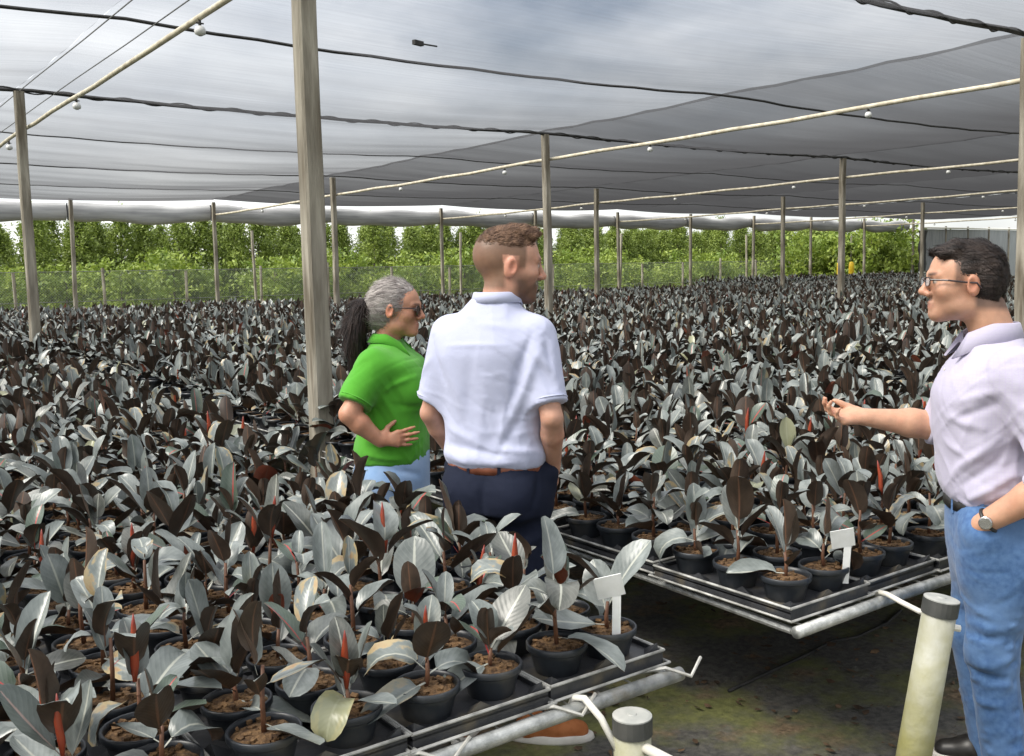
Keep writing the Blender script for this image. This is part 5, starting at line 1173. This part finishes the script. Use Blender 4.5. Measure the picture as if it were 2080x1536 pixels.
    MB().tube([H(-.010, .108, .004), H(0, .113, .008), H(.010, .108, .004)], .0020, 6).build('bridge', M['frame'], sg)
    # shirt with rolled sleeves
    F = Field(axis(-.37, .34, .0075), axis(-.28, .28, .0075), axis(.87, 1.47, .0075))
    F.loft([(.908, .168, .118, 0, -.022), (.935, .180, .132, 0, -.020), (.985, .180, .136, 0, -.010), (1.05, .176, .128, 0, .004), (1.15, .184, .133, 0, .012), (1.24, .190, .134, 0, .010), (1.31, .178, .116, 0, -.008), (1.36, .130, .095, 0, -.022), (1.405, .076, .076, 0, -.022)], .02, n=2.4)
    a, b = V3(.178, -.01, 1.315), V3(.205, .095, 1.095); sleeve(F, a, a+(b-a)*1.0, .070, .060, .05); F.cone(b, b+V3(-.004, .03, .003), .060, .060, .01, cut=(b+V3(-.004, .035, .003), V3(-.15, .98, .1)))
    a, b = V3(-.182, -.045, 1.310), V3(-.272, -.155, 1.03); F.cone(a, b, .072, .062, .05); w2 = V3(-.186, .035, .872); dv = (w2-b)/np.linalg.norm(w2-b); F.cone(b, b+dv*.075, .062, .058, .02, cut=(b+dv*.085, dv)); F.cone(b+dv*.045, b+dv*.08, .063, .062, .004, cut=(b+dv*.088, dv))
    fl_ = [((-.21, -.05, 1.28), (-.17, .12, 1.22), .007, .014), ((-.20, -.02, 1.24), (-.16, .13, 1.16), -.006, .013), ((-.19, .0, 1.12), (-.12, .14, .98), .009, .013), ((-.20, -.03, 1.08), (-.14, .14, .93), -.008, .013), ((-.19, -.05, 1.02), (-.16, .12, .90), .009, .013), ((-.19, -.08, .97), (-.17, .08, .885), -.006, .012), ((-.1, .16, .93), (-.18, .0, .885), .006, .012), ((-.26, -.06, 1.22), (-.29, -.16, 1.12), .007, .014), ((-.24, -.03, 1.16), (-.31, -.18, 1.06), -.007, .013), ((-.25, -.04, 1.11), (-.32, -.17, 1.00), .009, .012), ((-.27, -.06, 1.05), (-.31, -.2, .98), -.007, .011), ((-.24, -.05, 1.02), (-.29, -.1, .95), .008, .011), ((-.22, -.06, 1.33), (-.18, .06, 1.30), -.006, .012), ((-.23, -.0, 1.26), (-.25, -.1, 1.18), .006, .012), ((-.12, .15, 1.18), (-.19, .04, 1.15), .006, .014), ((-.1, .15, 1.1), (-.17, .06, 1.06), .005, .012), ((.0, .165, 1.33), (.0, .160, .90), .003, .012)]
    shirt = part_sdf('shirt', F, M['shirt'], root, fl_, .0020, 14, 2, crease=.0026)
    collar(shirt, (0, -.008, 1.400), M['shirt'], .074, .096, .040, 1.25, .52, .045)
    for q in range(5):
        z = 1.30-.085*q; o = MB().lathe([(.0055, 0), (.0055, .002), (.003, .003)], 10, close=True).build('button', M['sole'], shirt); o.location = (.0, float(np.interp(z, [.94, .985, 1.05, 1.15, 1.24, 1.31], [.113, .126, .133, .146, .145, .109])), z); o.rotation_euler = (-math.pi/2, 0, 0)
    band(root, 'belt', [(.886, .004), (.886, .0095), (.920, .0095), (.920, .004)], M['belt_black'], 0, -.024, .168, .120)
    wt = bpy.data.objects.new('wristwatch', None); COL.objects.link(wt); wt.parent = root
    ring_ = []; wc = w2-dv*.022; u_ = np.cross(dv, V3(0, 0, 1)); u_ /= np.linalg.norm(u_); v_ = np.cross(u_, dv)
    for i in range(21): a = 2*math.pi*i/20; ring_.append(wc+(u_*math.cos(a)*.0345+v_*math.sin(a)*.0345))
    MB().tube(ring_, .0055, 6, False).build('strap', M['belt_black'], wt, True)
    fd = u_*-1 if (u_@V3(-1, 0, 0)) < 0 else u_; fc = wc+fd*.037; m = MB(); n = 16; e1 = dv; e2 = np.cross(fd, dv)
    m._add([fc+fd*h_+(e1*math.cos(2*math.pi*i/n)+e2*math.sin(2*math.pi*i/n))*.019*s_ for h_, s_ in ((-.004, 1), (.004, 1), (.006, .85)) for i in range(n)], [(j*n+i, j*n+(i+1) % n, (j+1)*n+(i+1) % n, (j+1)*n+i) for j in range(2) for i in range(n)]+[tuple(2*n+i for i in range(n))]); m.build('case', M['steel'], wt)
    # jeans
    F = Field(axis(-.26, .26, .008), axis(-.24, .26, .008), axis(.02, .95, .0085))
    F.loft([(.58, .13, .06, 0, -.035), (.66, .172, .105, 0, -.038), (.72, .184, .128, 0, -.042), (.79, .187, .136, 0, -.040), (.88, .176, .126, 0, -.026), (.922, .168, .119, 0, -.024)], .03, n=2.4)
    for s_, ky in ((-1, .035), (1, .05)):
        F.cone((s_*.088, -.045, .76), (s_*.10, ky-.055, .46), .098, .070, .06); F.cone((s_*.10, ky-.055, .46), (s_*.108, -.075, .04), .070, .062, .03); F.ell((s_*.08, -.10, .77), (.085, .08, .09), .04)
    F.cone((-.160, .030, .835), (-.120, .020, .70), .054, .040, .06)
    fl_ = []
    jr = random.Random(31)
    for q in range(16):      # creases behind and round the knee, at the hem, from the hip
        z = jr.uniform(.30, .58); a0 = jr.uniform(-.05, .05); fl_ += [((-.19, -.04+a0, z+jr.uniform(-.03, .05)), (-.10, .10+a0, z+jr.uniform(-.04, .02)), jr.choice((-1, 1))*jr.uniform(.004, .008), jr.uniform(.006, .011))]
    for q in range(12):
        z = jr.uniform(.08, .24); fl_ += [((-.19, jr.uniform(-.09, -.02), z+jr.uniform(-.02, .03)), (-.07, jr.uniform(.03, .08), z+jr.uniform(-.03, .02)), jr.choice((-1, 1))*jr.uniform(.004, .007), jr.uniform(.006, .010))]
    for q in range(10):
        z = jr.uniform(.60, .80); fl_ += [((-.20, jr.uniform(-.1, .0), z-.04), (-.08, .14, z+jr.uniform(.0, .05)), jr.choice((-1, 1))*jr.uniform(.003, .006), jr.uniform(.007, .012))]
    for q in range(8): z = jr.uniform(.1, .6); fl_ += [((.19, .02, z+.02), (.08, .14, z), jr.choice((-1, 1))*.006, .009)]
    fl_ = [((a_[0], a_[1]-.055, a_[2]), (b_[0], b_[1]-.055, b_[2]), h_, w_q) for a_, b_, h_, w_q in fl_]
    jn = part_sdf('jeans', F, M['jeans'], root, fl_, .0012, 16, 2, crease=.0026)
    for q in (2.0, 2.7, 3.4, 4.2): MB().box(-.006, .006, -.002, .003, 0, .05, Matrix.Translation((.179*math.cos(q), -.024+.131*math.sin(q), .876)) @ Matrix.Rotation(q+math.pi/2, 4, 'Z')).build('belt_loop', M['jeans'], jn)
    shoe(root, V3(-.11, -.03, 0), .15, M['belt_black'], M['sole']); shoe(root, V3(.11, -.03, 0), -.15, M['belt_black'], M['sole'])
man_glasses()
